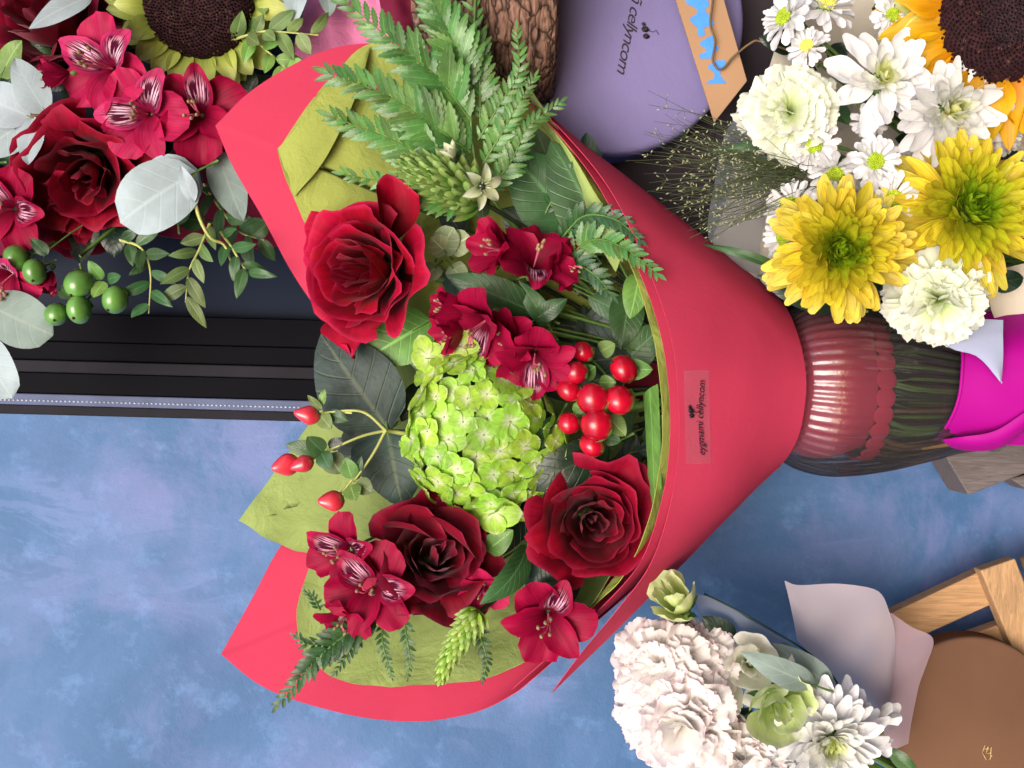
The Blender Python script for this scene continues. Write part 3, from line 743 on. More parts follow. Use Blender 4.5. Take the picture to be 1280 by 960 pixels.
for j in range(ny):
    for i in range(nx):
        a, b = i / (nx - 1), j / (ny - 1)
        st.append(on_front(855 + 31 * a + 3 * b, 463 + 117 * b - 1 * a, 1.6))
stk = wrap.pg('sticker', G(st, gridF(nx, ny)), M['sticker'], label='clear shiny sticker with a black handwritten name')
tg = text_geo('eygmami cellyncom', 13, .35, 1.0)
W2 = tg.V.copy(); out = []
for (x, y, z) in W2:
    # writing runs from the bottom of the picture upwards, slightly curved
    bow = 5 * math.cos(x / 55 * PI / 2)
    out.append(on_front(879 - y * 1.0 - bow * .6 + 3, 523 - x * .92, 2.6 + z))
o = wrap.pg('lettering', G(out, tg.F), M['ink'], smooth=False); o.parent = stk
def rosebud_mark(cx, cy, r, f):
    gs = []
    for (dx, dy, rr) in ((0, 0, 1), (.2, 1.7, .85), (-.4, -1.2, .5)):
        P = [f(cx + dx * r + rr * r * (1 - q / 26) * math.cos(q * .8), cy + dy * r + rr * r * .8 * (1 - q / 26) * math.sin(q * .8)) for q in range(24)]
        gs.append(tube(P, .75, 4))
    gs.append(tube([f(cx + r * .9, cy + r * .4), f(cx + r * 1.8, cy + r * .8), f(cx + r * 2.6, cy + r * .3), f(cx + r * 3.2, cy + r * 1.4)], .5, 4))
    return join(gs)
o = wrap.pg('flower_emblem', rosebud_mark(864, 513, 3.8, lambda x, y: on_front(x, y, 2.6)), M['ink']); o.parent = stk
for ob in (o,): ob.matrix_parent_inverse = Matrix.Identity(4)

gp = flat('tissue_paper', 'olive green crinkled inner paper lining the red cone of the middle bouquet', 'wrapping paper', 700, 480, -60)
gout = [(662, 128, -16), (622, 100, -30), (560, 82, -36), (500, 62, -38), (458, 56, -36), (410, 100, -30), (372, 150, -22), (347, 187, -16), (347, 187, -16), (358, 225, -8), (372, 258, -16), (390, 296, -26), (420, 350, -46), (470, 400, -70), (520, 450, -100)]
gcen = [(900, 420 - .01 * i, -78) for i in range(len(gout))]
gp.pg('upper_sheet', thick(loft(gout, gcen, 90, 26, -6, 4, 2.2, .03), .9), M['green_paper'])
# turned-over corner of the lining
fl = [(460, 58, -32), (430, 84, -18), (400, 118, -8), (370, 160, -6), (347, 186, -10)]
fl2 = [(462, 62, -30), (452, 100, -18), (432, 150, -12), (402, 205, -10), (368, 246, -10)]
gp.pg('folded_corner', thick(loft(fl, fl2, 20, 8, 1.5, 1.5, 4, .03), .9), M['green_paper'], label='shaded folded corner')
gl = [(470, 430, -84), (430, 480, -86), (398, 515, -84), (350, 580, -66), (298, 651, -50), (298, 651, -50), (330, 670, -60), (365, 688, -66), (388, 700, -60), (372, 760, -48), (380, 815, -40), (420, 848, -30), (470, 857, -18), (530, 856, -8), (600, 850, 4), (645, 832, 14), (700, 800, 30), (742, 752, 44)]
gp.pg('lower_sheet', thick(loft(gl, [(900, 520 + .01 * i, -100) for i in range(len(gl))], 80, 26, -22, 6, 6.1, .03), .9), M['green_paper2'])
gr = [(662, 130, -12), (700, 172, 18), (735, 225, 48), (775, 300, 76), (806, 380, 94), (822, 450, 102), (828, 520, 104), (824, 590, 98), (808, 660, 84), (780, 720, 62), (735, 765, 40)]
gp.pg('front_lining', thick(loft(gr, [(960, 470 + .01 * i, -20) for i in range(len(gr))], 60, 18, 4, 5, 9.7, .03), .9), M['green_paper'])
gt = [(655, 100, -20), (690, 150, 4), (722, 200, 24), (752, 250, 44), (780, 310, 70)]
gt2 = [(668, 140, -30), (700, 190, -10), (726, 240, 10), (742, 290, 30), (770, 340, 60)]
gp.pg('rolled_edge', thick(loft(gt, gt2, 24, 8, 8, 2, 4, .05), .9), M['green_paper2'])
gp.pg('side_strip', thick(loft([(822, 480, 92), (812, 485, 70), (804, 492, 50)], [(826, 610, 92), (818, 625, 74), (812, 640, 54)], 10, 14, 4, 3, 2, .06), .9), M['leaf_light'])

BN = (985, 480, -40)
# ---------------------------------------------------------------- roses
def extra(T, P, Q, W, mat, b0=.3, b1=-.6, cup=.5, seed=0, prof='obov', up=(0, 0, 1)):
    a = T.loc(at(*P)); b = T.loc(at(*Q)); L = np.linalg.norm(b - a)
    T.part('petal', petal(L, W, prof, b0, b1, cup, .35, 1.6, ruf=W * .04, rf=1.6, seed=seed, nu=11, nv=11).x(frame(b - a, up, a)), mat)
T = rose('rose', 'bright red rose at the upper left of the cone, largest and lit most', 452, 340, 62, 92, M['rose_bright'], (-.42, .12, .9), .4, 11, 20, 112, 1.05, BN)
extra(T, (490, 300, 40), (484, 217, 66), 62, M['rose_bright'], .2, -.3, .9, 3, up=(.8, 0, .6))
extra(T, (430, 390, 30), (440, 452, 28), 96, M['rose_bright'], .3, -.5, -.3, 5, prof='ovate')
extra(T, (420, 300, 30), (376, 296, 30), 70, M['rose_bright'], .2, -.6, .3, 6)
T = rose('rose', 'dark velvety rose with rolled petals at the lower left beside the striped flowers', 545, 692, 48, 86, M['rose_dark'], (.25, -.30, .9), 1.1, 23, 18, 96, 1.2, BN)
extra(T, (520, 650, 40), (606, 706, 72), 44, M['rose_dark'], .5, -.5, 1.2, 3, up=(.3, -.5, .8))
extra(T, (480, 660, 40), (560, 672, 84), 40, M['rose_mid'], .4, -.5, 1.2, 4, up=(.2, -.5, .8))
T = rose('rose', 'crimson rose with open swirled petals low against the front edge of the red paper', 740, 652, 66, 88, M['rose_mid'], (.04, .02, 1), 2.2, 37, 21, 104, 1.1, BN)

# ---------------------------------------------------------------- hydrangea
T = Thing('hydrangea', 'lime green hydrangea head in the middle of the red cone', 'hydrangea', 598, 540, 36, (-.1, .05, 1))
rg = random.Random(5); n = 70
for i in range(n):
    f = (i + .5) / n; th = i * 2.399963; a = math.acos(1 - f * 1.02)
    d = np.array([math.sin(a) * math.cos(th), math.sin(a) * math.sin(th), math.cos(a)])
    p = d * np.array([96, 100, 42]) * rg.uniform(.87, 1.08)
    if p[0] > 0 and p[1] > 0: p[:2] *= .93
    if p[0] < 0 and p[1] > 0: p[0] *= .86; p[1] *= 1.12
    if p[0] > 0 and p[1] < 0: p[:2] *= 1.1
    fs = rg.uniform(18, 26); ps = []
    for k in range(4):
        ps.append(petal(fs, fs * 1.02, 'hyd', rg.uniform(.0, .22), rg.uniform(-.3, .05), rg.uniform(.0, .25), .0, 2, ruf=1.0, rf=1.0, seed=i * 9 + k, nu=7, nv=7).x(rot('Z', k * PI / 2 + .1 * rg.random()) @ tr(0, 1, .6 * (k % 2))))
    ps.append(ball(1.3, 8, 5).x(tr(0, 0, .9)).t(0))
    m = frame(np.cross(d, (rg.uniform(-1, 1), rg.uniform(-1, 1), .2)) + 1e-3, d + np.array([rg.uniform(-.2, .2), rg.uniform(-.2, .2), 1.0]), p)
    if i < 100: T.part('floret', join(ps).x(m), M['hyd'])
    else:
        o = None; T.part('pedicel', tube([p * .3, p * .95], 1.6, 5), M['stem_pale'])
T.stem(BN, 6, z0=0)
for k, (px, py, h, s) in enumerate(((618, 640, 52, 33), (640, 612, 46, 24), (535, 445, 46, 26), (575, 432, 60, 24), (598, 630, 40, 24))):
    ps = [petal(s * (.9 + .2 * (q % 2)), s * 1.0, 'hyd', .15, -.3, .25, 0, 2, ruf=1, rf=1.3, seed=k * 5 + q, nu=7, nv=7).x(rot('Z', q * PI / 2 + k)) for q in range(4)]
    T.part('floret', join(ps).x(frame((0, 1, .1), (-.2, 0, 1), T.loc(at(px, py, h)))), M['hyd'])

# ---------------------------------------------------------------- alstroemeria in the middle bouquet
alstro('crimson alstroemeria seen from the side, highest in the cone near the fern', 672, 322, 66, 60, (.25, -.55, .8), .3, 1, stem=BN, op=.75, patt=(0,))
alstro('half open crimson alstroemeria pointing left beneath the green spike', 622, 312, 56, 56, (-.75, -.05, .65), .9, 2, stem=BN, op=.35, closed=.5, patt=())
alstro('small crimson alstroemeria turned to the right, by the tip of the right hand fern', 706, 332, 54, 40, (.75, .15, .65), .1, 3, stem=BN, op=.7, patt=(1,))
alstro('crimson alstroemeria overlapping the top of the lime green head on its left', 598, 408, 78, 66, (-.55, .50, .68), .2, 4, stem=BN, op=.55, patt=(0,))
alstro('crimson alstroemeria squeezed between two others above the lime green head', 632, 424, 62, 52, (-.3, .1, .9), 1.4, 25, stem=BN, op=.5, patt=())
alstro('narrow half closed crimson alstroemeria over the upper left of the lime green head', 566, 414, 66, 44, (-.85, .35, .5), .9, 26, stem=BN, op=.2, closed=.7, patt=())
alstro('crimson alstroemeria facing down beside the red berries', 668, 452, 82, 62, (-.05, .55, .8), .5, 5, stem=BN, op=.65, patt=(0,))
alstro('narrow crimson alstroemeria bud just right of the bright red rose', 568, 386, 74, 50, (-.96, -.22, .35), .5, 6, stem=BN, op=.02, closed=1., patt=())
alstro('striped alstroemeria at the lower left tip of the flowers, above another striped one', 428, 692, 60, 58, (-.35, .12, .9), 2.5, 7, 'al', 'al_s', stem=(700, 560, -40), op=.75, patt=(0, 1))
alstro('large striped alstroemeria in front of the dark rose', 462, 738, 76, 66, (-.12, .12, 1), 2.3, 8, 'al', 'al_s', stem=(700, 560, -40), op=.85, patt=(0, 1))
alstro('crimson alstroemeria hanging lowest at left, over the small dark fern', 430, 772, 56, 46, (-.30, .62, .7), .5, 9, 'al', 'al_s', stem=(700, 560, -40), op=.5, patt=())
alstro('wide open crimson alstroemeria with a pale striped throat, under the crimson rose', 686, 776, 66, 66, (0, .25, 1), 3.2, 10, 'al', 'al_s', stem=BN, op=.8, patt=(0,))
alstro('small pink red alstroemeria between the dark rose and the bright green spike', 604, 738, 48, 40, (-.1, .3, .9), .5, 12, 'al_p', 'al_p', stem=BN, op=.4, patt=())

# ---------------------------------------------------------------- berries
def berry_sprig(label, berries, node, to, mat, face, group=None, pointed=0, leaves=(), smat='stem', tipm='dark_tip', mids=None):
    T = flat('berry_sprig', label, 'berry sprig', *node, group=group)
    T.part('stem', tube(T.pl([node, tuple((np.array(node) * .5 + np.array(to) * .5)), to], 10), 2.6, 6), M[smat])
    for k, (px, py, h, r) in enumerate(berries):
        src = node if not mids else mids[k]
        T.part('twig', tube(T.pl([src, ((px + src[0]) / 2 + 3, (py + src[1]) / 2 - 2, (h + src[2]) / 2 - 4), (px, py, h - r * .5)], 8), 1.5, 6), M[smat])
        z = np.array((face[0] + .3 * math.sin(k * 2.1), -face[1] + .3 * math.cos(k * 1.7), face[2]))
        m = frame(np.cross(z, (1, .2, 0)), z, T.loc(at(px, py, h)))
        rr_ = .95 + .08 * math.sin(k * 3.7)
        b = T.part('berry', ball(r, 20, 14, (rr_, 2 - rr_, 1.06 + .2 * pointed), pointed).x(m), mat)
        T.part('berry_tip', ball(r * .12, 8, 5, (1, 1, 1.6)).x(m @ tr(0, 0, r * (1.06 + .32 * pointed + .1 * pointed))), M[tipm], parent=b)
        for q in range(4):
            T.part('sepal', petal(r * 1.1, r * .85, 'ovate', R_(8), R_(62), .4, 0, seed=q + k, nu=5, nv=6).x(m @ rot('Z', q * PI / 2 + k) @ tr(0, r * .1, -r * 1.12)), M['leaf_light'], parent=b)
    for k, (a, b_, w, mt) in enumerate(leaves):
        leaf_at(T, a, b_, w, M[mt], 'ovate', .3, .15, seed=k)
    return T
berry_sprig('cluster of nine glossy red berries between the crimson flowers and the crimson rose',
    [(729, 440, 60, 13), (780, 461, 74, 17), (720, 466, 74, 14), (711, 487, 70, 15), (741, 499, 88, 19), (774, 500, 84, 18), (711, 529, 80, 13), (746, 531, 92, 19), (740, 556, 82, 15)],
    (775, 495, 20), (900, 480, -20), M['berry_red'], (-.9, -.35, .35),
    leaves=[((776, 462, 58), (816, 462, 66), 26, 'leaf_light'), ((728, 470, 50), (744, 458, 68), 22, 'leaf_light'), ((750, 440, 40), (768, 430, 66), 22, 'leaf_olive'), ((760, 520, 60), (782, 545, 66), 24, 'leaf_light'), ((752, 545, 60), (776, 552, 62), 18, 'leaf_mid'), ((748, 478, 62), (770, 478, 74), 18, 'leaf_light'), ((716, 505, 60), (735, 516, 68), 16, 'leaf_light')])
berry_sprig('sprig with four pointed rosy berries leaning out over the blue wall on the left',
    [(386, 519, 52, 12), (359, 581, 58, 13), (379, 580, 60, 11), (416, 626, 62, 12)], (482, 538, 40), (620, 560, -30), M['berry_pink'], (-.9, .1, .45), pointed=.9,
    mids=[(440, 516, 50), (402, 566, 52), (404, 568, 52), (440, 600, 54)], smat='stem_pale',
    leaves=[((404, 565, 56), (356, 556, 60), 22, 'leaf_mid'), ((404, 565, 58), (384, 546, 76), 24, 'leaf_mid'), ((402, 566, 60), (412, 586, 72), 22, 'leaf_mid'), ((410, 568, 52), (426, 592, 56), 30, 'leaf_olive'), ((412, 560, 50), (428, 548, 54), 16, 'leaf_dark'),
            ((400, 518, 50), (414, 536, 60), 20, 'leaf_olive'), ((410, 516, 48), (436, 526, 54), 16, 'leaf_mid'), ((402, 512, 50), (384, 494, 56), 10, 'leaf_olive'), ((400, 508, 46), (406, 486, 50), 10, 'leaf_light'),
            ((440, 598, 54), (432, 572, 62), 22, 'leaf_light'), ((438, 606, 58), (444, 626, 72), 24, 'leaf_light'), ((446, 602, 54), (466, 616, 60), 22, 'leaf_olive'), ((436, 604, 54), (418, 612, 58), 14, 'wine'), ((446, 600, 50), (452, 570, 58), 10, 'leaf_mid')] if 0 else
           [((404, 565, 56), (356, 556, 60), 22, 'leaf_mid'), ((404, 565, 58), (384, 546, 76), 24, 'leaf_mid'), ((402, 566, 60), (412, 586, 72), 22, 'leaf_mid'), ((410, 568, 52), (426, 592, 56), 30, 'leaf_olive'), ((412, 560, 50), (428, 548, 54), 16, 'leaf_dark'),
            ((400, 518, 50), (414, 536, 60), 20, 'leaf_olive'), ((410, 516, 48), (436, 526, 54), 16, 'leaf_mid'), ((402, 512, 50), (384, 494, 56), 10, 'leaf_olive'), ((400, 508, 46), (406, 486, 50), 10, 'leaf_light'),
            ((440, 598, 54), (432, 572, 62), 22, 'leaf_light'), ((438, 606, 58), (444, 626, 72), 24, 'leaf_light'), ((446, 602, 54), (466, 616, 60), 22, 'leaf_olive'), ((446, 600, 50), (452, 570, 58), 10, 'leaf_mid')])
for o in list(bpy.data.objects):      # the forked twigs of the left sprig
    pass
TW = flat('twig', 'thin forked pale twig carrying the rosy berries over two dusty dark leaves', 'twig', 482, 538, 42)
for P in ([(482, 538, 42), (460, 518, 48), (440, 513, 50), (404, 516, 50)], [(482, 538, 42), (450, 546, 50), (404, 566, 52)], [(482, 538, 42), (466, 568, 50), (442, 602, 54)]):
    TW.part('branch', tube(TW.pl(P, 14), [2.1 - .05 * q for q in range(14)], 6), M['stem_pale'])

# ---------------------------------------------------------------- foliage of the middle bouquet
leaf('broad dusty dark leaf below the bright red rose, upper of two behind the berry twig', (488, 540, 4), (402, 420, 0), 104, 'leaf_grey', 'ovate', bend=.3, wav=3)
leaf('broad dusty dark leaf under the berry twig, touching the dark rose', (484, 536, 8), (502, 632, 14), 96, 'leaf_grey', 'heart', bend=.4, wav=3)
leaf('dusty dark leaf pointing left between the berry twigs', (484, 538, 2), (424, 580, 2), 66, 'leaf_grey', 'ovate', bend=.3)
leaf('dark ribbed leaf curling between the lime green head and the crimson rose', (764, 556, 44), (646, 612, 62), 56, 'leaf_dark', 'ovate', bend=.9, roll=.3)
leaf('dark green leaf right of the lime green head', (700, 520, 30), (664, 580, 66), 30, 'leaf_mid', 'ovate', bend=.5)
leaf('long glossy green leaf above the crimson flowers, pointing left', (672, 392, 40), (560, 344, 60), 46, 'leaf_mid', 'lance', bend=.5)
leaf('small green leaf behind the crimson flowers near the berries', (668, 400, 44), (708, 374, 56), 24, 'leaf_mid', 'lance')
leaf('narrow green leaf between the crimson flowers at the top right', (688, 410, 40), (650, 352, 50), 26, 'leaf_mid', 'lance')
leaf('twisted green leaf between the dark rose and the crimson rose', (660, 680, 40), (606, 762, 80), 40, 'leaf_mid', 'lance', bend=1.0, roll=.7)
leaf('olive leaf with a rounded tip right under the right hand fern', (800, 340, 50), (788, 396, 70), 34, 'leaf_light', 'ovate')
leaf('broad dark green leaf added for the shaded paper right of the cream star flower', (730, 300, -10), (640, 190, 4), 92, 'leaf_mid', 'ovate', bend=.3)  # three dark leaves stand in for the shaded green lining inside the rim
leaf('broad dark green leaf added as shade inside the upper rim of the red paper', (770, 320, 20), (690, 178, 12), 84, 'leaf_mid', 'ovate', bend=.3)
leaf('dark leaf added as shade between the big fern and the crimson flowers', (720, 330, -20), (630, 262, -6), 70, 'leaf_dark', 'ovate', bend=.3)
leaf('pale green leaf behind the bright red rose', (540, 400, -10), (458, 448, 0), 70, 'leaf_light', 'ovate', bend=.2)
leaf('light green leaf beside the stem of the bright green spike', (606, 690, 30), (640, 664, 50), 30, 'leaf_light', 'ovate')
leaf('dark leaf above the crimson alstroemeria under the crimson rose', (660, 700, 30), (700, 720, 46), 40, 'leaf_dark', 'ovate')
leaf('pale ended leaf at the foot of the crimson alstroemeria', (700, 800, 30), (716, 822, 40), 24, 'leaf_mid', 'lance')
for k, (a, b_, w) in enumerate([((548, 318, 10), (566, 286, 40), 34), ((560, 312, 14), (586, 296, 34), 32), ((560, 318, 16), (540, 298, 40), 28), ((562, 330, 16), (580, 350, 34), 26), ((548, 330, 20), (532, 348, 36), 24)]):
    leaf('rounded sage green leaf beside the bright red rose, one of five in a rosette', a, b_, w, 'sage', 'round', name='sage_leaf', group='sage leaves beside the bright red rose', bend=.3)
rg = random.Random(77)
# deep filler foliage, greens darkened to paint the shade between the flowers
for k in range(64):
    a = rg.uniform(0, 6.28); r = rg.uniform(.05, 1) ** .6
    px = 685 + 175 * r * math.cos(a); py = 490 + 290 * r * math.sin(a)
    lim = 838 - .0011 * (py - 500) ** 2
    px = min(px, lim - 30)
    if px < 560 and py > 730: continue
    if px < 500 or (px < 600 and py < 230): continue
    h = rg.uniform(-60, 5); an = rg.uniform(0, 6.28); L = rg.uniform(55, 95)
    leaf('dark green filler leaf deep between the flowers of the middle bouquet', (px, py, h), (px + L * math.cos(an), py + L * .9 * math.sin(an), h + rg.uniform(0, 20)), L * rg.uniform(.35, .55), rg.choice(['leaf_dark', 'leaf_dark', 'leaf_mid', 'leaf_grey']), 'ovate', name='filler_leaf', group='filler leaves inside the middle bouquet', seed=k)
# stems gathered to the neck
for k in range(16):
    a = rg.uniform(0, 6.28); px = 700 + 100 * math.cos(a); py = 490 + 200 * math.sin(a)
    T = flat('stem', 'green stem running down inside the middle bouquet to its neck', 'stem', px, py, -40, group='stems inside the middle bouquet')
    T.part('stalk', tube(T.pl([(px, py, -30), (px * .5 + 470, py * .45 + 265, -60), (985, 480 + rg.uniform(-30, 30), -60 + rg.uniform(-20, 20))], 14), 3, 7), M['stem_dark'])

# large fern at the top
F1 = flat('fern_frond', 'large glossy fern frond rising over the top edge of the red paper', 'fern', 600, 230, 20)
F1.part('stem', tube(F1.pl([(760, 380, -20), (650, 290, 10), (600, 220, 34), (588, 140, 50), (592, 50, 56), (596, -40, 56)], 40), np.linspace(3.2, 1.4, 40), 7), M['stem'])
pin = [([(592, 225, 40), (545, 205, 58), (490, 175, 66), (416, 146, 60)], 11, 50),
       ([(588, 190, 46), (545, 160, 64), (485, 120, 72), (412, 92, 62)], 12, 52),
       ([(588, 150, 50), (550, 100, 66), (495, 55, 74), (430, 0, 66)], 12, 50),
       ([(590, 110, 52), (570, 60, 66), (545, 10, 72), (520, -40, 66)], 11, 46),
       ([(598, 175, 46), (625, 130, 58), (648, 90, 62), (646, 36, 60)], 9, 24),
       ([(604, 205, 44), (628, 165, 58), (648, 130, 62), (668, 96, 58)], 9, 24),
       ([(596, 245, 36), (555, 250, 48), (500, 232, 52), (430, 218, 50)], 9, 34),
       ([(612, 240, 36), (640, 200, 50), (660, 160, 54), (700, 128, 48)], 9, 28),
       ([(600, 150, 40), (600, 100, 48), (596, 50, 52), (586, -20, 50)], 9, 32)]
for k, (p, n_, l) in enumerate(pin): pinna(F1, p, int(n_ * 1.9), l * 1.1, .31, M['fern'], seed=k, nser=6, serr=.5, taper=.6)
F2 = flat('fern_frond', 'dark fern frond at the right poking over the rim of the red paper', 'fern', 740, 290, 50)
for k, (p, n_, l) in enumerate([([(700, 330, 30), (740, 300, 60), (780, 310, 92), (822, 342, 124)], 10, 34), ([(700, 300, 30), (730, 270, 56), (770, 275, 80), (800, 300, 100)], 9, 30), ([(680, 270, 0), (698, 235, 10), (712, 215, 14), (722, 205, 20)], 7, 20), ([(690, 320, 20), (720, 330, 50), (745, 345, 62), (765, 370, 66)], 7, 30)]):
    pinna(F2, p, int(n_ * 1.7), l * 1.0, .36, M['fern_dark'] if k else M['fern'], seed=20 + k, nser=6, serr=.5, taper=.6)
F3 = flat('fern_frond', 'small dark fern frond at the lower left crossing the bottom edge of the red paper', 'fern', 440, 790, 20)
for k, (p, n_, l) in enumerate([([(470, 770, 30), (430, 795, 50), (390, 830, 58), (349, 880, 54)], 12, 32), ([(440, 790, 30), (415, 800, 40), (388, 806, 46), (370, 796, 46)], 6, 20), ([(455, 775, 26), (444, 800, 40), (432, 822, 44), (418, 842, 44)], 6, 16), ([(480, 770, 26), (478, 800, 40), (484, 825, 44), (490, 846, 42)], 7, 13), ([(505, 765, 26), (508, 795, 40), (512, 820, 42), (510, 846, 40)], 7, 14), ([(590, 770, 26), (602, 800, 50), (608, 825, 52), (604, 850, 48)], 7, 15), ([(400, 762, 20), (395, 752, 34), (390, 744, 38), (382, 740, 38)], 4, 12)]):
    pinna(F3, p, int(n_ * 1.6), l * 1.1, .36, M['fern_dark'], seed=40 + k, nser=5, serr=.35, taper=.6)

# green spikes
def spike(label, path, R0, R1, mat, seed, n=90, tm='orni'):
    T = flat('flower_spike', label, 'flower spike', *path[0]); rg = random.Random(seed)
    P = T.pl(path, 30); tn = np.gradient(P, axis=0); 
    T.part('stem', tube(P, 4, 6), M['stem_pale'])
    T.part('stalk', tube(T.pl([path[0], (path[0][0] * .6 + BN[0] * .4, path[0][1] * .6 + BN[1] * .4, -30), BN], 10), 3, 6), M['stem_dark'])
    rest = []
    for i in range(n):
        f = (i + .5) / n; j = int(f * 29); d = tn[j] / np.linalg.norm(tn[j]); a = i * 2.399963
        u = np.cross(d, (0, .3, 1)); u /= np.linalg.norm(u); w = np.cross(d, u); o = u * math.cos(a) + w * math.sin(a)
        r = R0 * (1 - f) ** .6 + R1 * f; l = r * rg.uniform(1.0, 1.3)
        b = join([ball(r * .34, 10, 7, (1, .85, 1.7), .6), petal(r * 1.3, r * .5, 'lance', .2, .5, .3, 0, seed=i, nu=5, nv=6).x(rot('X', PI / 2) @ tr(0, -r * .5, r * .3))])
        b.UV[:, 1] = np.clip((b.V[:, 2] / (r * 1.2)) + .5, 0, 1)
        dz = o * (.85 - .55 * f) + d * (.55 + .6 * f)
        m = frame(np.cross(dz, d) + 1e-4, dz, P[j] + o * r * .42)
        T.part('bud', b.x(m), mat)
    return T
spike('bright lime green flower spike hanging at the lower edge between striped flowers', [(594, 768, 62), (580, 792, 68), (562, 820, 72), (548, 856, 70)], 19, 6, M['orni'], 3, 72)
T = spike('dark green budding flower spike under the big fern, lying to the left', [(592, 246, 40), (560, 226, 60), (528, 214, 66), (500, 204, 64)], 34, 9, M['orni_dark'], 4, 96)
for k, (px, py, h, s, fc) in enumerate(((600, 232, 76, 30, (.5, .3, .8)), (514, 244, 36, 28, (-.7, .6, .4)), (568, 200, 78, 26, (-.4, -.7, .5)))):
    S_ = Thing('star_flower', ['cream star flower opening right of the dark green spike', 'cream star flower half hidden above the bright red rose', 'pale green star bud beneath the big fern'][k], 'star flower', px, py, h, fc, k, 'cream star flowers')
    for q in range(6): S_.part('petal', petal(s * (1.1 if k < 2 else 1), s * .5, 'lance', R_(50), R_(-30 if k < 2 else 70), .4, 0, seed=q + k, nu=7, nv=8, wav=1.5).x(rot('Z', q * PI / 3 + k)), M['cream_petal'])
    S_.part('ovary', ball(s * .18, 10, 7, (1, 1, 1.3)).x(tr(0, 0, s * .1)), M['stem_dark'])
    for q in range(6): S_.part('stamen', tube([(0, 0, 0), (s * .28 * math.cos(q), s * .28 * math.sin(q), s * .5)], 1.0, 5), M['cream_petal'])

# ================================================================ VASE
AX = at(1000, 482, -95); AXE = at(1215, 492, -95)
adir = (AXE - AX); adl = np.linalg.norm(adir)
V_ = flat('glass_vase', 'clear ribbed glass vase holding the middle bouquet', 'vase', 1100, 487, -95)
def vase_prof(off=0.):
    return [(r - off, z * 1.0) for r, z in cr([(76, -52, 0), (88, -34, 0), (108, -8, 0), (118, 30, 0), (117, 70, 0), (108, 120, 0), (94, 170, 0), (80, 215, 0), (74, 250, 0), (76, 262, 0)], 40)[:, :2]]
mfrm = np.eye(4); zz = adir / adl; xx = np.cross((0, 0, 1), zz); xx /= np.linalg.norm(xx); yy = np.cross(zz, xx)
mfrm[:3, 0] = xx; mfrm[:3, 1] = yy; mfrm[:3, 2] = zz; mfrm[:3, 3] = AX
def ribbed(prof, n, ribn, amp, tw=0):
    V = []
    for j, (r, z) in enumerate(prof):
        for k in range(n):
            q = 2 * PI * k / n; rr = r + amp * math.cos(q * ribn + tw * z); V.append((rr * math.cos(q), rr * math.sin(q), z))
    return G(V, gridF(n, len(prof), True))
g = ribbed(vase_prof(), 384, 54, .85).x(mfrm)
V_.pg('glass_body', g, M['glass'])
rim = [(84 * math.cos(2 * PI * i / 60), 84 * math.sin(2 * PI * i / 60), -50) for i in range(61)]
V_.pg('rim', tube(np.array(rim), 2.4, 8).x(mfrm), M['glass'])
V_.pg('foot', lathe([(.5, 262), (70, 262), (74, 256), (60, 252), (.5, 250)], 48).x(mfrm), M['glass'])
rg = random.Random(8)
for k in range(140):
    a = k * 2.4; r0 = rg.uniform(4, 60); r1 = 108 * math.sqrt(rg.uniform(.12, 1)); 
    T = flat('stem', 'dark green flower stem standing inside the ribbed vase', 'stem', 1100, 487, -95, group='flower stems in the vase')
    b_ = a + rg.uniform(-.5, .5)
    P = [(r0 * math.cos(a), r0 * math.sin(a), -60), (r1 * .60 * math.cos(a), r1 * .60 * math.sin(a), 40), (r1 * .93 * math.cos(b_), r1 * .93 * math.sin(b_), 120), (r1 * .66 * math.cos(b_), r1 * .66 * math.sin(b_), 246)]
    T.pg('stalk', tube(cr(P, 16), rg.uniform(2.4, 4.6), 6).x(mfrm), M[['stem_dark', 'stem_dark', 'stem_dark', 'stem_brown', 'stem'][k % 5]])
# red scallops: the paper's distorted reflection in the glass, modelled as shapes
gs = []
for i in range(26):
    a = 2 * PI * i / 26; b = ball(14, 16, 10, (.16, 1, .9)).x(mfrm @ tr(94 * math.cos(a), 94 * math.sin(a), 84) @ rot('Z', a)); gs.append(b)
wrap.pg('scallop_reflection', join(gs), M['red_paper'])

# ================================================================ RIGHT EDGE
mg = flat('paper_sleeve', 'magenta paper sleeve round the foot of the glass vase', 'paper sleeve', 1230, 490, -60)
SA = [(1192, 396, -60), (1202, 430, -2), (1203, 462, 16), (1198, 500, 12), (1185, 530, -6), (1166, 554, -44)]
SB = [(1420, 360, -60), (1420, 410, 10), (1420, 450, 20), (1420, 500, 14), (1420, 540, 0), (1420, 560, -30)]
mg.pg('sleeve', thick(loft(SA, SB, 40, 20, 6, 1, 2, .02), 1.6), M['magenta'])
mg.pg('rim', tube(pts(SA, 40), 2.2, 6), M['magenta'])
mg.pg('rolled_edge', thick(loft([(1166, 550, -40), (1200, 546, -4), (1245, 538, 10), (1300, 505, 22), (1400, 470, 26)], [(1180, 556, -50), (1212, 562, -24), (1250, 558, -12), (1300, 528, 0), (1400, 500, 8)], 30, 8, 9), 1.6), M['magenta'])

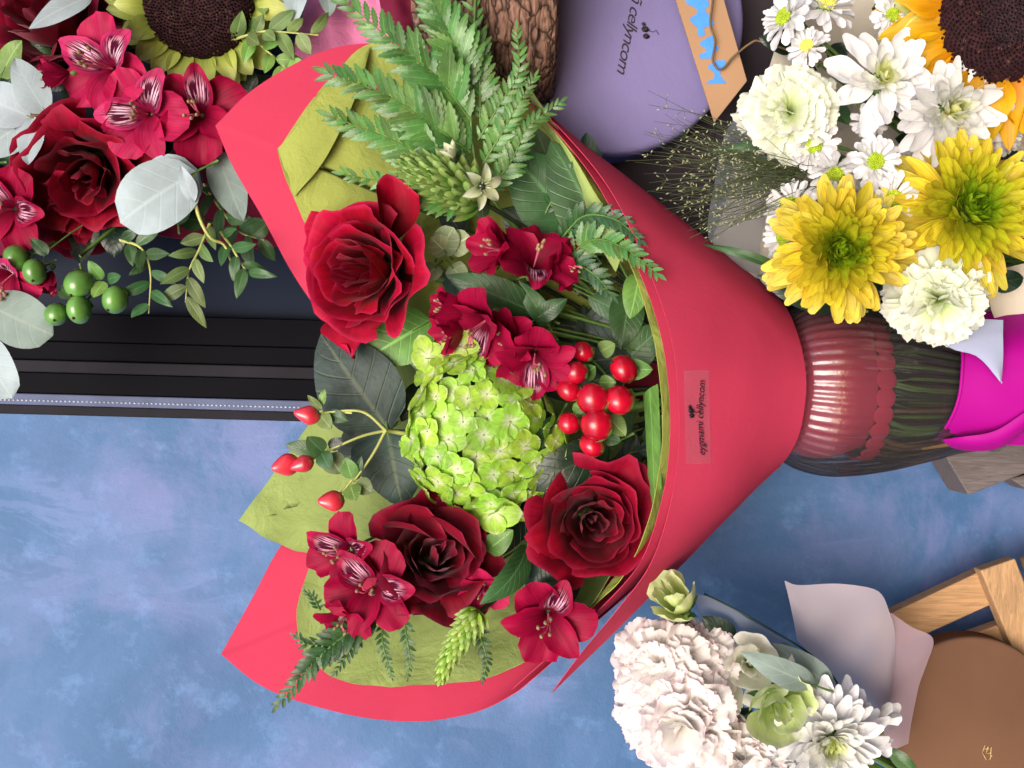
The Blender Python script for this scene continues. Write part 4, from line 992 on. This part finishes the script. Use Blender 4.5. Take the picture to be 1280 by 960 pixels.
blk = flat('wooden_block', 'weathered grey wooden block under the magenta sleeve', 'wooden block', 1230, 580, -120)
def quadprism(T, name, quad, h0, h1, mat, bev=2.0):
    k1 = [at(x, y, h1) for x, y in quad]; V = [np.array([p[0], p[1], h0]) for p in k1] + k1; n = len(quad)
    F = [tuple(range(n)), tuple(range(2 * n - 1, n - 1, -1))] + [(i, n + i, n + (i + 1) % n, (i + 1) % n) for i in range(n)]
    return T.pg(name, G(V, F), mat, smooth=False, bevel=bev)
quadprism(blk, 'block', [(1160, 535), (1290, 530), (1420, 530), (1420, 560), (1280, 592), (1211, 619)], -190, -118, M['grey_wood'])
quadprism(blk, 'runner', [(1262, 598), (1420, 565), (1420, 640), (1284, 612)], -200, -150, M['grey_wood'])

cr8 = flat('wooden_crate', 'pale pine slatted crate at the right edge behind the brown lid', 'crate', 1230, 760, -170)
quadprism(cr8, 'slat', [(1090, 778), (1232, 711), (1252, 750), (1110, 815)], -200, -172, M['pine_z'])
quadprism(cr8, 'post', [(1226, 713), (1269, 698), (1345, 890), (1302, 900)], -176, -150, M['pine_x'])
quadprism(cr8, 'slat', [(1190, 802), (1262, 776), (1282, 814), (1210, 842)], -200, -174, M['pine_z'])
quadprism(cr8, 'slat', [(1284, 700), (1400, 650), (1420, 690), (1298, 742)], -200, -174, M['pine_z'])
lid = flat('box_lid', 'round dark brown cardboard lid at the lower right with a small gold mark', 'box lid', 1216, 904, -120)
lid.part('lid', lathe([(.01, 0), (104, 0), (107, -1), (108, -4), (108, -36), (104, -36)][::-1], 96), M['brown_card'])
gm = []
for (x0, y0, x1, y1) in ((1231, 932, 1228, 941), (1228, 941, 1233, 950), (1235, 933, 1233, 942), (1239, 934, 1238, 950), (1233, 942, 1238, 941), (1236, 950, 1240, 944), (1229, 936, 1236, 936)):
    gm.append(tube(pts([(x0, y0, -118.6), (x1, y1, -118.6)]), .55, 4))
lid.pg('gold_mark', join(gm), M['gold_ink'])
#PART3

# ================================================================ TOP: boxes, basket, tag
def disc_box(name, label, cat, px, py, h, r, depth, mat, group=None, dome=3):
    T = flat(name, label, cat, px, py, h)
    prof = [(.01, dome), (r * .5, dome * .8), (r - 8, 0), (r - 3, -1.5), (r, -5), (r, -26), (r - 3, -27), (r - 3, -depth), (.01, -depth)][::-1]
    T.part('lid', lathe(prof[3:], 120), mat)
    T.part('box', lathe(prof[:3], 120), mat)
    return T
hb = disc_box('hat_box', 'round lavender box with black handwriting, beside the brown woven basket', 'box', 762, 24, -110, 168, 120, M['lavender'], dome=6)
def flatpt(T, x, y, off=0.): return T.loc(at(x, y, -110 + off))
tg = text_geo('eñ cellyncom', 25, .55, .85)
out = []
for (x, y, z) in tg.V:
    # writing runs downwards in the picture with a gentle bow; the top of the letters faces right
    u = x + 45; yy = 45 + x * .98 - 8
    xx_ = 784 + y * .85 - 5 + 6 * math.sin((yy - 50) / 50) * -1 - .10 * (yy - 50)
    p = at(xx_, yy, -110); p[2] = -110 + 6.4 + z * .6; out.append(hb.loc(p))
hb.part('lettering', G(out, tg.F), M['ink'], smooth=False)
def hbp(x, y):
    p = at(x, y, -110); p[2] = -103.4; return p
hb.pg('flower_emblem', rosebud_mark(806, 38, 5.2, hbp), M['ink'])
dk = flat('charcoal_box', 'charcoal box standing behind the kraft tag and the white flowers', 'box', 940, 120, -190)
quadprism(dk, 'box', [(760, -150), (1060, -150), (1060, 250), (1010, 330), (760, 330)], -262, -196, M['charcoal'], 4)
quadprism(dk, 'lid', [(905, -150), (1070, -150), (1040, 130), (890, 300)], -196, -186, M['charcoal'], 3)

bk = flat('woven_basket', 'brown woven fibre basket beside the lavender box, above the big fern', 'basket', 640, -30, -100)
prof = cr([(95, -120, 0), (128, -70, 0), (150, -20, 0), (158, 20, 0), (156, 44, 0), (140, 54, 0), (90, 57, 0), (2, 57, 0)], 60)[:, :2]
V = []
for j, (r, z) in enumerate(prof):
    for k in range(180):
        q = 2 * PI * k / 180; rr = r + .9 * math.sin(z * .9 + 1.6 * math.sin(q * 17)) + 1.6 * noise.noise(Vector((math.cos(q) * 9, math.sin(q) * 9, z * .25)))
        V.append((rr * math.cos(q), rr * math.sin(q), z))
bm = np.eye(4); bm[:3, :3] = np.array([[0, 0, 1], [1, 0, 0], [0, 1, 0]], float)   # axis along the picture's x
bk.part('body', G(V, gridF(180, 60, True)).x(bm), M['bark'])
rg = random.Random(4); gsb = []
for k in range(190):
    z = rg.uniform(-90, 50); r = np.interp(z, prof[:, 1][:50], prof[:, 0][:50]); q0 = rg.uniform(-.6, 2.9); P = []
    for j in range(9):
        q = q0 + j * .05; P.append(((r + 1.3 + .8 * math.sin(j)) * math.cos(q), (r + 1.6) * math.sin(q) * -1, z + 2.2 * math.sin(j * .8 + k)))
    gsb.append(tube(P, rg.uniform(.8, 1.8), 5))
bk.part('strands', join(gsb).x(bm), M['bark'])

kt = flat('kraft_tag', 'kraft cardboard tag with blue lettering hooked on a brown string', 'tag', 890, 60, -60)
quadprism(kt, 'card', [(826, -60), (884, -75), (934, 101), (893, 153)], -66, -62, M['kraft'], .8)
letters = [[(857, -6), (866, -20), (884, -12), (886, 8), (880, 12), (889, 22), (893, 30), (886, 33), (880, 34), (881, 43), (877, 46), (872, 44), (872, 34), (865, 29), (862, 22), (870, 19), (872, 12), (866, 8), (858, 4)],
           [(876, 52), (884, 47), (891, 44), (893, 54), (899, 60), (893, 66), (891, 73), (875, 73), (874, 68), (884, 64), (880, 59), (875, 56)],
           [(893, 76), (906, 75), (908, 80), (901, 86), (900, 94), (904, 99), (908, 104), (883, 105), (886, 101), (893, 98), (893, 90), (885, 85), (886, 81), (892, 80)]]
gl_ = []
for L in letters:
    P = [at(x, y, -61.2) for x, y in L]; n = len(P); c = sum(P) / n
    gl_.append(G([tuple(p) for p in P] + [(p[0], p[1], -62.2) for p in P], [tuple(range(n))] + [(i, (i + 1) % n, n + (i + 1) % n, n + i) for i in range(n)]))
kt.pg('lettering', join(gl_), M['blue_ink'], smooth=False)
kt.pg('string', tube(pts([(894, -60, -56), (891, 0, -54), (888, 30, -54), (894, 50, -54), (892, 66, -54), (891, 76, -56), (897, 86, -56), (905, 85, -56), (916, 72, -55), (938, 54, -50), (952, 52, -40), (1000, 68, 0), (1050, 88, 20), (1074, 96, 24)], 60), 1.5, 6), M['stem_brown'])

tis = flat('tissue_paper', 'crumpled pink tissue paper between the left flowers and the big fern', 'tissue paper', 440, 40, -120)
tis.pg('sheet', thick(loft([(360, 110, -110), (375, 30, -120), (400, -60, -120)], [(520, 130, -118), (520, 30, -104), (500, -60, -110)], 26, 26, 10, 9, 3.3, .035), 1), M['pink_tissue'])
tis.pg('fold', thick(loft([(470, -30, -96), (478, 20, -92), (492, 58, -100)], [(540, -30, -110), (530, 10, -100), (520, 40, -104)], 16, 12, 8, 6, 5.3, .05), 1), M['wine_paper'])

# ================================================================ LEFT BOUQUET
HO[0] = -75
wl = flat('paper_wrapping', 'wine red paper round the flowers at the upper left', 'wrapping paper', 200, 200, -120)
wl.pg('sheet', thick(loft([(-300, 330, -150), (-60, 330, -140), (120, 290, -130), (240, 300, -125), (320, 311, -120), (352, 305, -118)], [(-300, 100, -150), (-60, 100, -150), (120, 150, -150), (220, 180, -150), (270, 200, -140), (300, 230, -130)], 60, 20, -20, 4, 1.2), 1.4), M['wine_paper'])
sunflower('petalless sunflower head with a dark disc and yellow green bracts, upper left', 248, 2, 26, 70, 100, (.05, .15, 1), 3, rays=False, core=False)
LS = (420, 100, -160)
rose('rose', 'large dark red rose at the left edge group, above the round silver leaves', 108, 218, 22, 96, M['rose_mid'], (.1, .45, .85), 1.9, 51, 17, 104, 1.2, LS)
rose('rose', 'dark red rose cut by the top left corner of the photo', 55, 20, 0, 96, M['rose_dark'], (-.2, -.3, .9), .7, 53, 17, 104, 1.2, LS)
rose('rose', 'shadowed dark rose behind the petalless sunflower', 160, 0, -20, 80, M['rose_dark'], (.2, .2, .9), 2.7, 55, 16, 90, 1.1, LS)
rose('rose', 'red rose petals at the bottom of the left flowers, beneath the large dark rose', 100, 268, -24, 74, M['rose_mid'], (.2, .75, .5), 2.2, 56, 15, 84, 1.3, LS)
alstro('pink alstroemeria with a white striped throat, highest of the three near the petalless sunflower', 128, 82, 62, 70, (-.25, .10, 1), 2.7, 61, 'al_p', 'al_ps', stem=LS, op=.8, patt=(0, 1))
alstro('pink alstroemeria with a pink striped throat, in the middle of the upper left three', 176, 142, 66, 66, (-.15, .2, 1), 3.1, 62, 'al_p', 'al_ps', stem=LS, op=.85, patt=(0, 1))
alstro('crimson pink alstroemeria touching the tip of the red paper', 248, 142, 58, 66, (.1, .15, 1), 3.6, 63, 'al', 'al_s', stem=LS, op=.9, patt=(0,))
alstro('crimson alstroemeria at the left edge of the photo beside the large dark rose', 6, 262, 40, 62, (-.1, .2, 1), 2.0, 64, 'al', 'al_s', stem=LS, op=.8, patt=(0, 1))
alstro('crimson alstroemeria hanging at the left edge under the green berries', 6, 352, 30, 60, (-.2, .6, .8), .8, 65, 'al_p', 'al_ps', stem=LS, op=.5, patt=(1,))
alstro('closed pink alstroemeria bud between the green berries', 62, 350, 28, 30, (-.1, .9, .3), .5, 66, 'al_p', 'al_p', stem=LS, op=0, closed=1., patt=())
alstro('small pink alstroemeria bud left of the topmost striped one', 70, 92, 60, 36, (-.9, .2, .5), .5, 67, 'al_p', 'al_p', stem=LS, op=0, closed=1., patt=())
berry_sprig('sprig of six green berries below the flowers at the upper left', [(20, 323, 46, 16), (43, 340, 50, 15), (98, 355, 56, 17), (99, 387, 58, 16), (70, 393, 50, 14), (144, 375, 60, 16)], (100, 320, 20), (220, 220, -80), M['berry_green'], (-.1, .7, .7), mids=[(60, 315, 24), (70, 325, 24), (100, 330, 30), (120, 360, 36), (110, 355, 34), (120, 350, 36)], tipm='dark_tip',
    leaves=[((128, 350, 46), (110, 326, 60), 16, 'leaf_light'), ((130, 352, 46), (116, 372, 66), 18, 'leaf_light'), ((134, 350, 40), (150, 345, 60), 14, 'leaf_mid'), ((60, 318, 40), (38, 298, 50), 16, 'leaf_mid'), ((76, 360, 30), (88, 372, 50), 18, 'leaf_mid')])
EL = [('long narrow silver leaf lying over the dark rose at the top left', (116, -6, 60), (36, 33, 72), 30, 'euc', 'lance'),
      ('upright silver leaf between the dark roses at the left', (58, 142, 60), (18, 74, 66), 44, 'euc', 'ovate'),
      ('round silver leaf at the left edge, above a second one', (38, 146, 56), (-28, 118, 60), 56, 'euc', 'round'),
      ('round silver leaf at the left edge, just under another one', (36, 150, 50), (-22, 188, 56), 50, 'euc', 'round'),
      ('curled silver leaf beside the large dark rose', (42, 146, 52), (34, 204, 60), 34, 'euc', 'ovate'),
      ('big round silver leaf under the large dark rose, front one of two', (246, 214, 66), (150, 276, 78), 84, 'euc', 'round'),
      ('pale silver leaf behind the big round one', (248, 212, 54), (184, 250, 60), 74, 'euc', 'round'),
      ('small folded silver leaf at the end of its olive twig', (243, 252, 70), (226, 208, 84), 20, 'euc', 'lance'),
      ('grey leaf beside the edge of the red paper', (272, 190, 20), (302, 274, 30), 46, 'euc_dim', 'ovate'),
      ('wide grey green leaf at the left edge under the berries', (-16, 380, 40), (62, 418, 52), 66, 'euc_dim', 'round'),
      ('silver leaf lowest at the left edge over the black frame', (-30, 420, 44), (12, 496, 56), 54, 'euc', 'round'),
      ('silver leaf near the top edge right of the petalless sunflower', (372, -40, 20), (368, 26, 40), 34, 'euc', 'ovate'),
      ('cut off grey leaf at the top edge beside the pink tissue', (410, -40, 0), (412, 18, 10), 32, 'euc_dim', 'ovate'),
      ('yellow green leaf in the top left corner beside the dark rose', (0, 96, 30), (26, 52, 50), 34, 'leaf_light', 'ovate'),
      ('grey green leaf hanging beside the tip of the red paper', (290, 230, 24), (318, 214, 30), 26, 'euc_dim', 'ovate')]
for k, (lb, a, b_, w, mt, pr) in enumerate(EL): leaf(lb, a, b_, w, mt, pr, name='eucalyptus_leaf' if 'euc' in mt else 'leaf', bend=.4, wav=2.5, seed=k)
tw = flat('twig', 'curved olive twig from the silver leaves down to the small green leaves', 'twig', 250, 250, 60)
tw.part('branch', tube(tw.pl([(242, 216, 64), (246, 262, 66), (262, 296, 60), (280, 306, 50), (290, 330, 46)], 20), np.linspace(2.8, 1.4, 20), 6), M['stem_pale'])
tw = flat('twig', 'brown grey twig joining the silver leaves at the left edge', 'twig', 40, 146, 50)
tw.part('branch', tube(tw.pl([(-20, 158, 50), (36, 146, 54), (62, 141, 58)], 10), 1.8, 6), M['stem_brown'])
def sprig(label, path, n, L, W, mat, seed, cat='leafy sprig', spread=60):
    T = flat('leafy_sprig', label, cat, *path[0]); rg = random.Random(seed); P = T.pl(path, 30); tn = np.gradient(P, axis=0)
    T.part('stem', tube(P, np.linspace(2, .9, 30), 6), M['stem_pale'])
    for i in range(n):
        f = (i + .6) / n; j = int(f * 29); d = tn[j] / np.linalg.norm(tn[j]); sd_ = 1 if i % 2 else -1
        a = R_(rg.uniform(spread * .6, spread * 1.1)) * sd_; u = np.cross(d, (0, 0, 1)); dv = d * math.cos(a) + u * math.sin(a) + np.array([0, 0, rg.uniform(-.2, .6)])
        l = L * rg.uniform(.7, 1.15)
        T.part('leaf', leafgeo(l, W * rg.uniform(.8, 1.2), 'lance', rg.uniform(.1, .8), .2, seed=seed * 50 + i, wav=1).x(frame(dv, np.array([rg.uniform(-.5, .5), rg.uniform(-.5, .5), 1]), P[j])), M[mat])
    return T
sprig('small leafed green sprig hanging over the navy panel beside the red paper', [(262, 280, 30), (250, 310, 44), (236, 340, 48), (232, 378, 44)], 9, 44, 15, 'leaf_olive', 1)
sprig('small leafed green sprig right of the hanging one, near the red paper', [(276, 290, 30), (290, 310, 46), (302, 330, 48), (310, 342, 46)], 7, 40, 14, 'leaf_mid', 2)
sprig('green sprig hanging right of the green berries', [(150, 300, 20), (176, 310, 36), (188, 340, 40), (186, 392, 40)], 10, 40, 13, 'leaf_mid', 3)
sprig('olive leafed sprig right of the petalless sunflower', [(290, 50, 20), (325, 40, 36), (352, 40, 40), (398, 44, 36)], 9, 36, 16, 'leaf_olive', 5)
sprig('green sprig above the tip of the red paper', [(300, 30, 10), (330, 60, 26), (352, 80, 28), (370, 96, 24)], 8, 36, 18, 'leaf_light', 6)
sprig('dark green sprig right of the petalless sunflower at the top edge', [(300, -20, 0), (325, -4, 10), (345, 10, 16), (366, 12, 12)], 9, 40, 20, 'leaf_olive', 7)
sprig('shadowed green sprig between the silver leaf and the red paper', [(255, 230, -20), (275, 260, 0), (300, 290, 8), (330, 300, 4)], 10, 40, 18, 'leaf_mid', 8)
rg = random.Random(31)
for k in range(90):
    px, py = rg.uniform(-20, 330), rg.uniform(-30, 290)
    if px > 270 and py > 100 and px + py > 470: continue
    an = rg.uniform(0, 6.28); L = rg.uniform(50, 90)
    leaf('dark green filler leaf deep between the flowers at the upper left', (px, py, rg.uniform(-60, 0)), (px + L * .6 * math.cos(an), py + L * .6 * math.sin(an), -20), L * .45, rg.choice(['leaf_dark', 'leaf_mid', 'leaf_dark']), 'ovate', name='filler_leaf', group='filler leaves inside the upper left bouquet', seed=k)

HO[0] = 0
# ================================================================ TOP RIGHT BOUQUET
RS = (1330, 330, -170)
wr_ = flat('film_wrapping', 'cream paper and grey film round the yellow and white flowers at the upper right', 'wrapping paper', 1050, 250, -80)
wr_.pg('cream_sheet', thick(loft([(1010, -80, -60), (975, 40, -60), (950, 120, -62), (922, 190, -64), (905, 260, -66), (893, 308, -66), (940, 345, -60), (985, 352, -60)], [(1300, -80, -110), (1300, 40, -110), (1300, 120, -110), (1290, 180, -110), (1270, 260, -110), (1250, 310, -110), (1250, 360, -100), (1250, 400, -100)], 50, 16, -14, 4, 7.7, .03), 1), M['cream'])
wr_.pg('film', loft([(935, 128, -40), (905, 170, -42), (893, 230, -44), (884, 290, -46), (900, 330, -46)], [(1010, 120, -50), (980, 200, -48), (960, 260, -50), (950, 310, -50), (950, 345, -52)], 20, 10, 8, 3, 3.1, .03), M['sheer_grey'])
wr_.pg('cream_corner', thick(loft([(1236, 340, -50), (1232, 360, -46), (1250, 410, -40), (1300, 450, -40)], [(1400, 300, -50), (1400, 330, -46), (1400, 380, -46), (1400, 450, -44)], 16, 12, 6, 3, 9.7, .03), 1), M['cream'])
wr_.pg('blue_grey_corner', thick(loft([(1130, 395, 10), (1160, 415, 20), (1190, 436, 30), (1222, 446, 36), (1251, 478, 40)], [(1254, 400, 20), (1254, 410, 26), (1254, 420, 32), (1254, 440, 36), (1252, 480, 40)], 16, 8, 2, .8, 9.7, .03), 1), M['blue_grey_paper'])
sunflower('yellow sunflower with a dark brown disc in the top right corner', 1258, 22, 60, 84, 158, (-.12, .10, 1), 7)
mum('chrysanthemum', 'yellow chrysanthemum with a green heart, left of the two', 1048, 312, 58, 92, M['mum_yellow'], (-.15, .10, 1), 1, 250, .235, .4, .85, stem=RS, group='yellow chrysanthemums', L0=.16)
mum('chrysanthemum', 'larger yellow chrysanthemum with a green heart at the right edge', 1206, 264, 50, 106, M['mum_yellow'], (.02, -.05, 1), 2, 250, .21, .4, .6, stem=RS, group='yellow chrysanthemums', L0=.12)
mum('chrysanthemum', 'large white chrysanthemum with thin pointed petals left of the sunflower', 1103, 98, 46, 74, M['mum_white'], (-.05, -.1, 1), 3, 56, .34, .4, .3, stem=RS, group='large white chrysanthemums', L0=.12, inner_r=.02)
mum('chrysanthemum', 'large white double chrysanthemum under the sunflower', 1186, 138, 44, 82, M['mum_white'], (.05, .1, 1), 4, 100, .29, .4, .35, stem=RS, group='large white chrysanthemums', L0=.14, inner_r=.02)
for k, (lb, px, py, h, R, fc, b_) in enumerate([
    ('white daisy with a green button, upper of two under the large white flowers', 1095, 201, 58, 41, (-.05, -.05, 1), 'button'),
    ('white daisy with a green button touching both yellow flowers', 1118, 248, 62, 42, (.05, .1, 1), 'button'),
    ('white daisy with a green button tucked under the greenish carnation', 1018, 181, 40, 42, (.1, .3, 1), 'button'),
    ('white daisy turned away beside the green button ones', 1044, 218, 34, 42, (-.2, .8, .55), 'button'),
    ('pale lilac white daisy behind the left yellow chrysanthemum', 985, 256, 20, 46, (-.7, -.4, .7), 'button'),
    ('lilac white daisy at the left side of the left yellow chrysanthemum', 978, 296, 14, 44, (-.9, .1, .45), 'button'),
    ('white daisy seen from the side highest in the group', 978, 20, 30, 44, (-.8, -.2, .5), 'button'),
    ('white daisy at the top edge beside the highest one', 1034, 2, 34, 46, (.1, -.6, .8), 'button_y'),
    ('closed white daisy above the greenish carnation', 1008, 56, 36, 32, (-.5, -.2, .8), 'button_y'),
    ('small white daisy under the yellow rays of the sunflower at the top', 1116, 18, 30, 32, (.0, .2, 1), 'button'),
    ('white daisy bud behind the large white chrysanthemum', 1090, 152, 20, 30, (0, .6, .7), 'button_y'),
    ('cream daisy in shade at the right edge under the sunflower', 1256, 168, 24, 34, (.2, .2, 1), 'button_y'),
    ('shadowed white daisy between the daisies and the larger yellow chrysanthemum', 1150, 212, 10, 38, (.0, .1, 1), 'button'),
    ('white daisy half hidden between the two yellow chrysanthemums', 1084, 236, 30, 32, (-.2, .2, 1), 'button')]):
    mum('daisy', lb, px, py, h, R, M['mum_white'], fc, 20 + k, 44, .30, .7, .1, tmin=.6, stem=RS, group='small white daisies', cat='daisy', button=M[b_], trd=.2, lift=R_(50) if 'closed' in lb or 'bud' in lb else 0, jit=.1)
carnation('round greenish white carnation left of the large white chrysanthemums', 990, 132, 52, 68, M['carn_green'], (-.15, -.05, 1), 5, 52, RS)
carnation('pale green white carnation below the two yellow chrysanthemums', 1180, 388, 66, 70, M['carn_green'], (-.1, .5, .85), 6, 50, RS)
rg = random.Random(61)
for k in range(44):
    px, py = rg.uniform(985, 1290), rg.uniform(-20, 370)
    an = rg.uniform(0, 6.28); L = rg.uniform(50, 85)
    leaf('dark green filler leaf deep between the yellow and white flowers', (px, py, rg.uniform(-50, -10)), (px + L * .6 * math.cos(an), py + L * .6 * math.sin(an), -16), L * .42, rg.choice(['leaf_dark', 'leaf_mid', 'leaf_dark']), 'ovate', name='filler_leaf', group='filler leaves inside the upper right bouquet', seed=k)
leaf('long grass blade arching from the red paper to the yellow chrysanthemum', (985, 340, 20), (872, 300, 30), 12, 'leaf_mid', 'lance', name='arching_blade', cat='grass blade', bend=1.2)
leaf('dark green blade between the grass plume and the daisies', (1010, 176, 0), (890, 188, 10), 14, 'leaf_mid', 'lance', name='arching_blade', cat='grass blade', bend=.6)
leaf('broad dark leaf in shade below the left yellow chrysanthemum', (1060, 380, -10), (950, 345, -6), 50, 'leaf_dark', 'lance', bend=.4)
rg = random.Random(9); hair, seeds = [], []
for k in range(120):
    a0 = rg.uniform(2.62, 3.75); L = rg.uniform(90, 210)
    o_ = np.array([1010 + rg.uniform(-30, 30), 215 + rg.uniform(-22, 22), rg.uniform(-30, 20)])
    e = o_ + np.array([L * math.cos(a0), L * math.sin(a0) * -.85 * 1.0, rg.uniform(-40, 50)])
    m_ = (o_ + e) / 2 + np.array([0, rg.uniform(-16, 16), 12])
    P = pts([tuple(o_), tuple(m_), tuple(e)], 9); hair.append(tube(P, np.linspace(.62, .28, 9), 3, False))
    for q in range(5):
        f = rg.uniform(.45, 1); b0 = P[int(f * 8)]; dv = np.array([rg.uniform(-14, 4), rg.uniform(-10, 10), rg.uniform(-7, 7)])
        hair.append(tube([b0, b0 + dv], .25, 3, False)); seeds.append(ball(1.0, 5, 4, (.8, .8, 2.1)).x(frame(np.cross(dv, (0, 0, 1)) + 1e-4, dv, b0 + dv)))
pg_ = flat('grass_plume', 'airy plume of fine grass with pale seeds between the lavender box and the white flowers', 'grass plume', 1000, 215, 0)
o = pg_.pg('hair_stems', join(hair), M['stem_hair'] if 'stem_hair' in M else M['leaf_olive']); o['kind'] = 'stuff'
o = pg_.pg('seeds', join(seeds), M['seed'] if 'seed' in M else M['stem_pale']); o['kind'] = 'stuff'

# ================================================================ BOTTOM RIGHT BOUQUET
BS = (1180, 1000, -150)
carnation('white carnation with pink frilled edges, uppermost of the four by the red paper', 822, 836, 44, 72, M['carn_white'], (-.35, -.20, .9), 11, 48, BS)
carnation('large white carnation with a faint pink edge at the bottom, lowest of four', 850, 918, 60, 84, M['carn_white'], (-.2, .2, .9), 12, 52, BS)
carnation('white carnation beneath the pale green bud, right of the uppermost one', 882, 822, 30, 56, M['carn_white'], (.1, -.4, .9), 13, 40, BS)
carnation('white carnation at the left side of the white bouquet, against the blue wall', 800, 896, 30, 56, M['carn_white'], (-.6, .1, .8), 15, 40, BS)
carnation('white carnation cut by the bottom edge beside the pale green rose', 936, 962, 34, 66, M['carn_white'], (0, .2, 1), 14, 44, BS)
rose('lisianthus', 'pale green ruffled bud at the tip of the white bouquet, against the red paper', 843, 744, 50, 44, M['rose_green'], (-.35, -.55, .6), .5, 71, 8, 70, .3, BS, cat='lisianthus', ruf=.03)
rose('lisianthus', 'creamy white cup shaped lisianthus between the carnations and the grey leaves', 936, 832, 40, 64, M['rose_white'], (-.2, -.2, 1), 1.5, 72, 8, 74, .35, BS, cat='lisianthus', ruf=.015)
rose('lisianthus', 'pale green ruffled lisianthus among the white flowers near the bottom edge', 972, 886, 62, 60, M['rose_green'], (-.05, .1, 1), 2.5, 73, 8, 66, .25, BS, cat='lisianthus', ruf=.025)
rose('lisianthus', 'white lisianthus low between the carnation and the pale green one', 916, 908, 20, 52, M['rose_white'], (-.1, .1, 1), .2, 74, 8, 60, .5, BS, cat='lisianthus', ruf=.02)
mum('chrysanthemum', 'white double chrysanthemum with a small yellow heart at the bottom edge', 1036, 928, 40, 84, M['mum_white'], (0, .05, 1), 31, 120, .26, .4, .3, stem=BS, L0=.10, inner_r=.015)
mum('daisy', 'white daisy with long spoon petals right of the yellow hearted flower', 1092, 912, 14, 62, M['mum_white'], (.35, .1, .9), 33, 15, .42, .7, .1, tmin=.7, stem=BS, cat='daisy', button=M['button_y'], trd=.2, group=None)
mum('chrysanthemum', 'white chrysanthemum half cut by the bottom edge beside the yellow hearted one', 976, 966, 22, 60, M['mum_white'], (-.1, .3, 1), 34, 90, .27, .4, .3, tmin=.2, stem=BS)
leaf('grey leaf folded over the creamy lisianthus', (1022, 858, 60), (930, 818, 84), 34, 'euc_dim', 'lance', bend=.6, wav=3)
leaf('second grey leaf right of the creamy lisianthus', (1044, 862, 30), (968, 806, 36), 36, 'euc_dim', 'lance', bend=.5, wav=3)
leaf('dark green leaf in the gap under the pale green bud', (920, 800, 0), (878, 772, 10), 30, 'leaf_dark', 'lance')
leaf('green stalk like leaf at the bottom edge under the white daisy', (1110, 936, 0), (1150, 970, 10), 20, 'leaf_mid', 'lance')
for k in range(16):
    px, py = rg.uniform(860, 980), rg.uniform(830, 970); an = rg.uniform(0, 6.28)
    leaf('dark green filler leaf deep between the white flowers at the bottom', (px, py, -40), (px + 40 * math.cos(an), py + 40 * math.sin(an), -30), 28, 'leaf_mid', 'ovate', name='filler_leaf', group='filler leaves inside the bottom bouquet', seed=k)
fw = flat('film_wrapping', 'frosted lavender film standing up around the white bouquet at the bottom', 'wrapping film', 1050, 820, -40)
fw.pg('tall_sheet', loft([(981, 726, -50), (1000, 732, -46), (1050, 730, -40), (1096, 738, -40), (1112, 766, -44), (1120, 800, -50), (1116, 850, -58), (1108, 905, -64)], [(996, 800, -60), (1010, 815, -54), (1030, 840, -50), (1050, 862, -50), (1070, 876, -54), (1085, 890, -56), (1096, 900, -60), (1104, 915, -66)], 40, 14, 5, 3, 4.4, .02), M['sheer'])
fw.pg('side_sheet', loft([(1114, 766, -56), (1140, 784, -60), (1166, 798, -64), (1158, 830, -68), (1146, 870, -72), (1136, 930, -78)], [(1080, 850, -60), (1088, 870, -64), (1094, 880, -66), (1096, 890, -70), (1100, 910, -74), (1104, 940, -80)], 26, 10, 4, 2, 5.4, .02), M['sheer2'])
fw.pg('near_sheet', loft([(866, 740, 0), (900, 752, 4), (940, 776, 10), (980, 800, 14), (1020, 828, 14), (1052, 862, 8)], [(874, 770, -40), (900, 790, -40), (930, 800, -36), (960, 810, -30), (1000, 835, -24), (1044, 866, -20)], 30, 8, 4, 2, 1.4, .03), M['sheer_grey'])
fw.pg('dark_edge', tube(pts([(880, 742, 4), (920, 762, 8), (960, 785, 14), (1005, 812, 18), (1035, 838, 16), (1056, 868, 10)], 30), 1.3, 5), M['leaf_dark'])
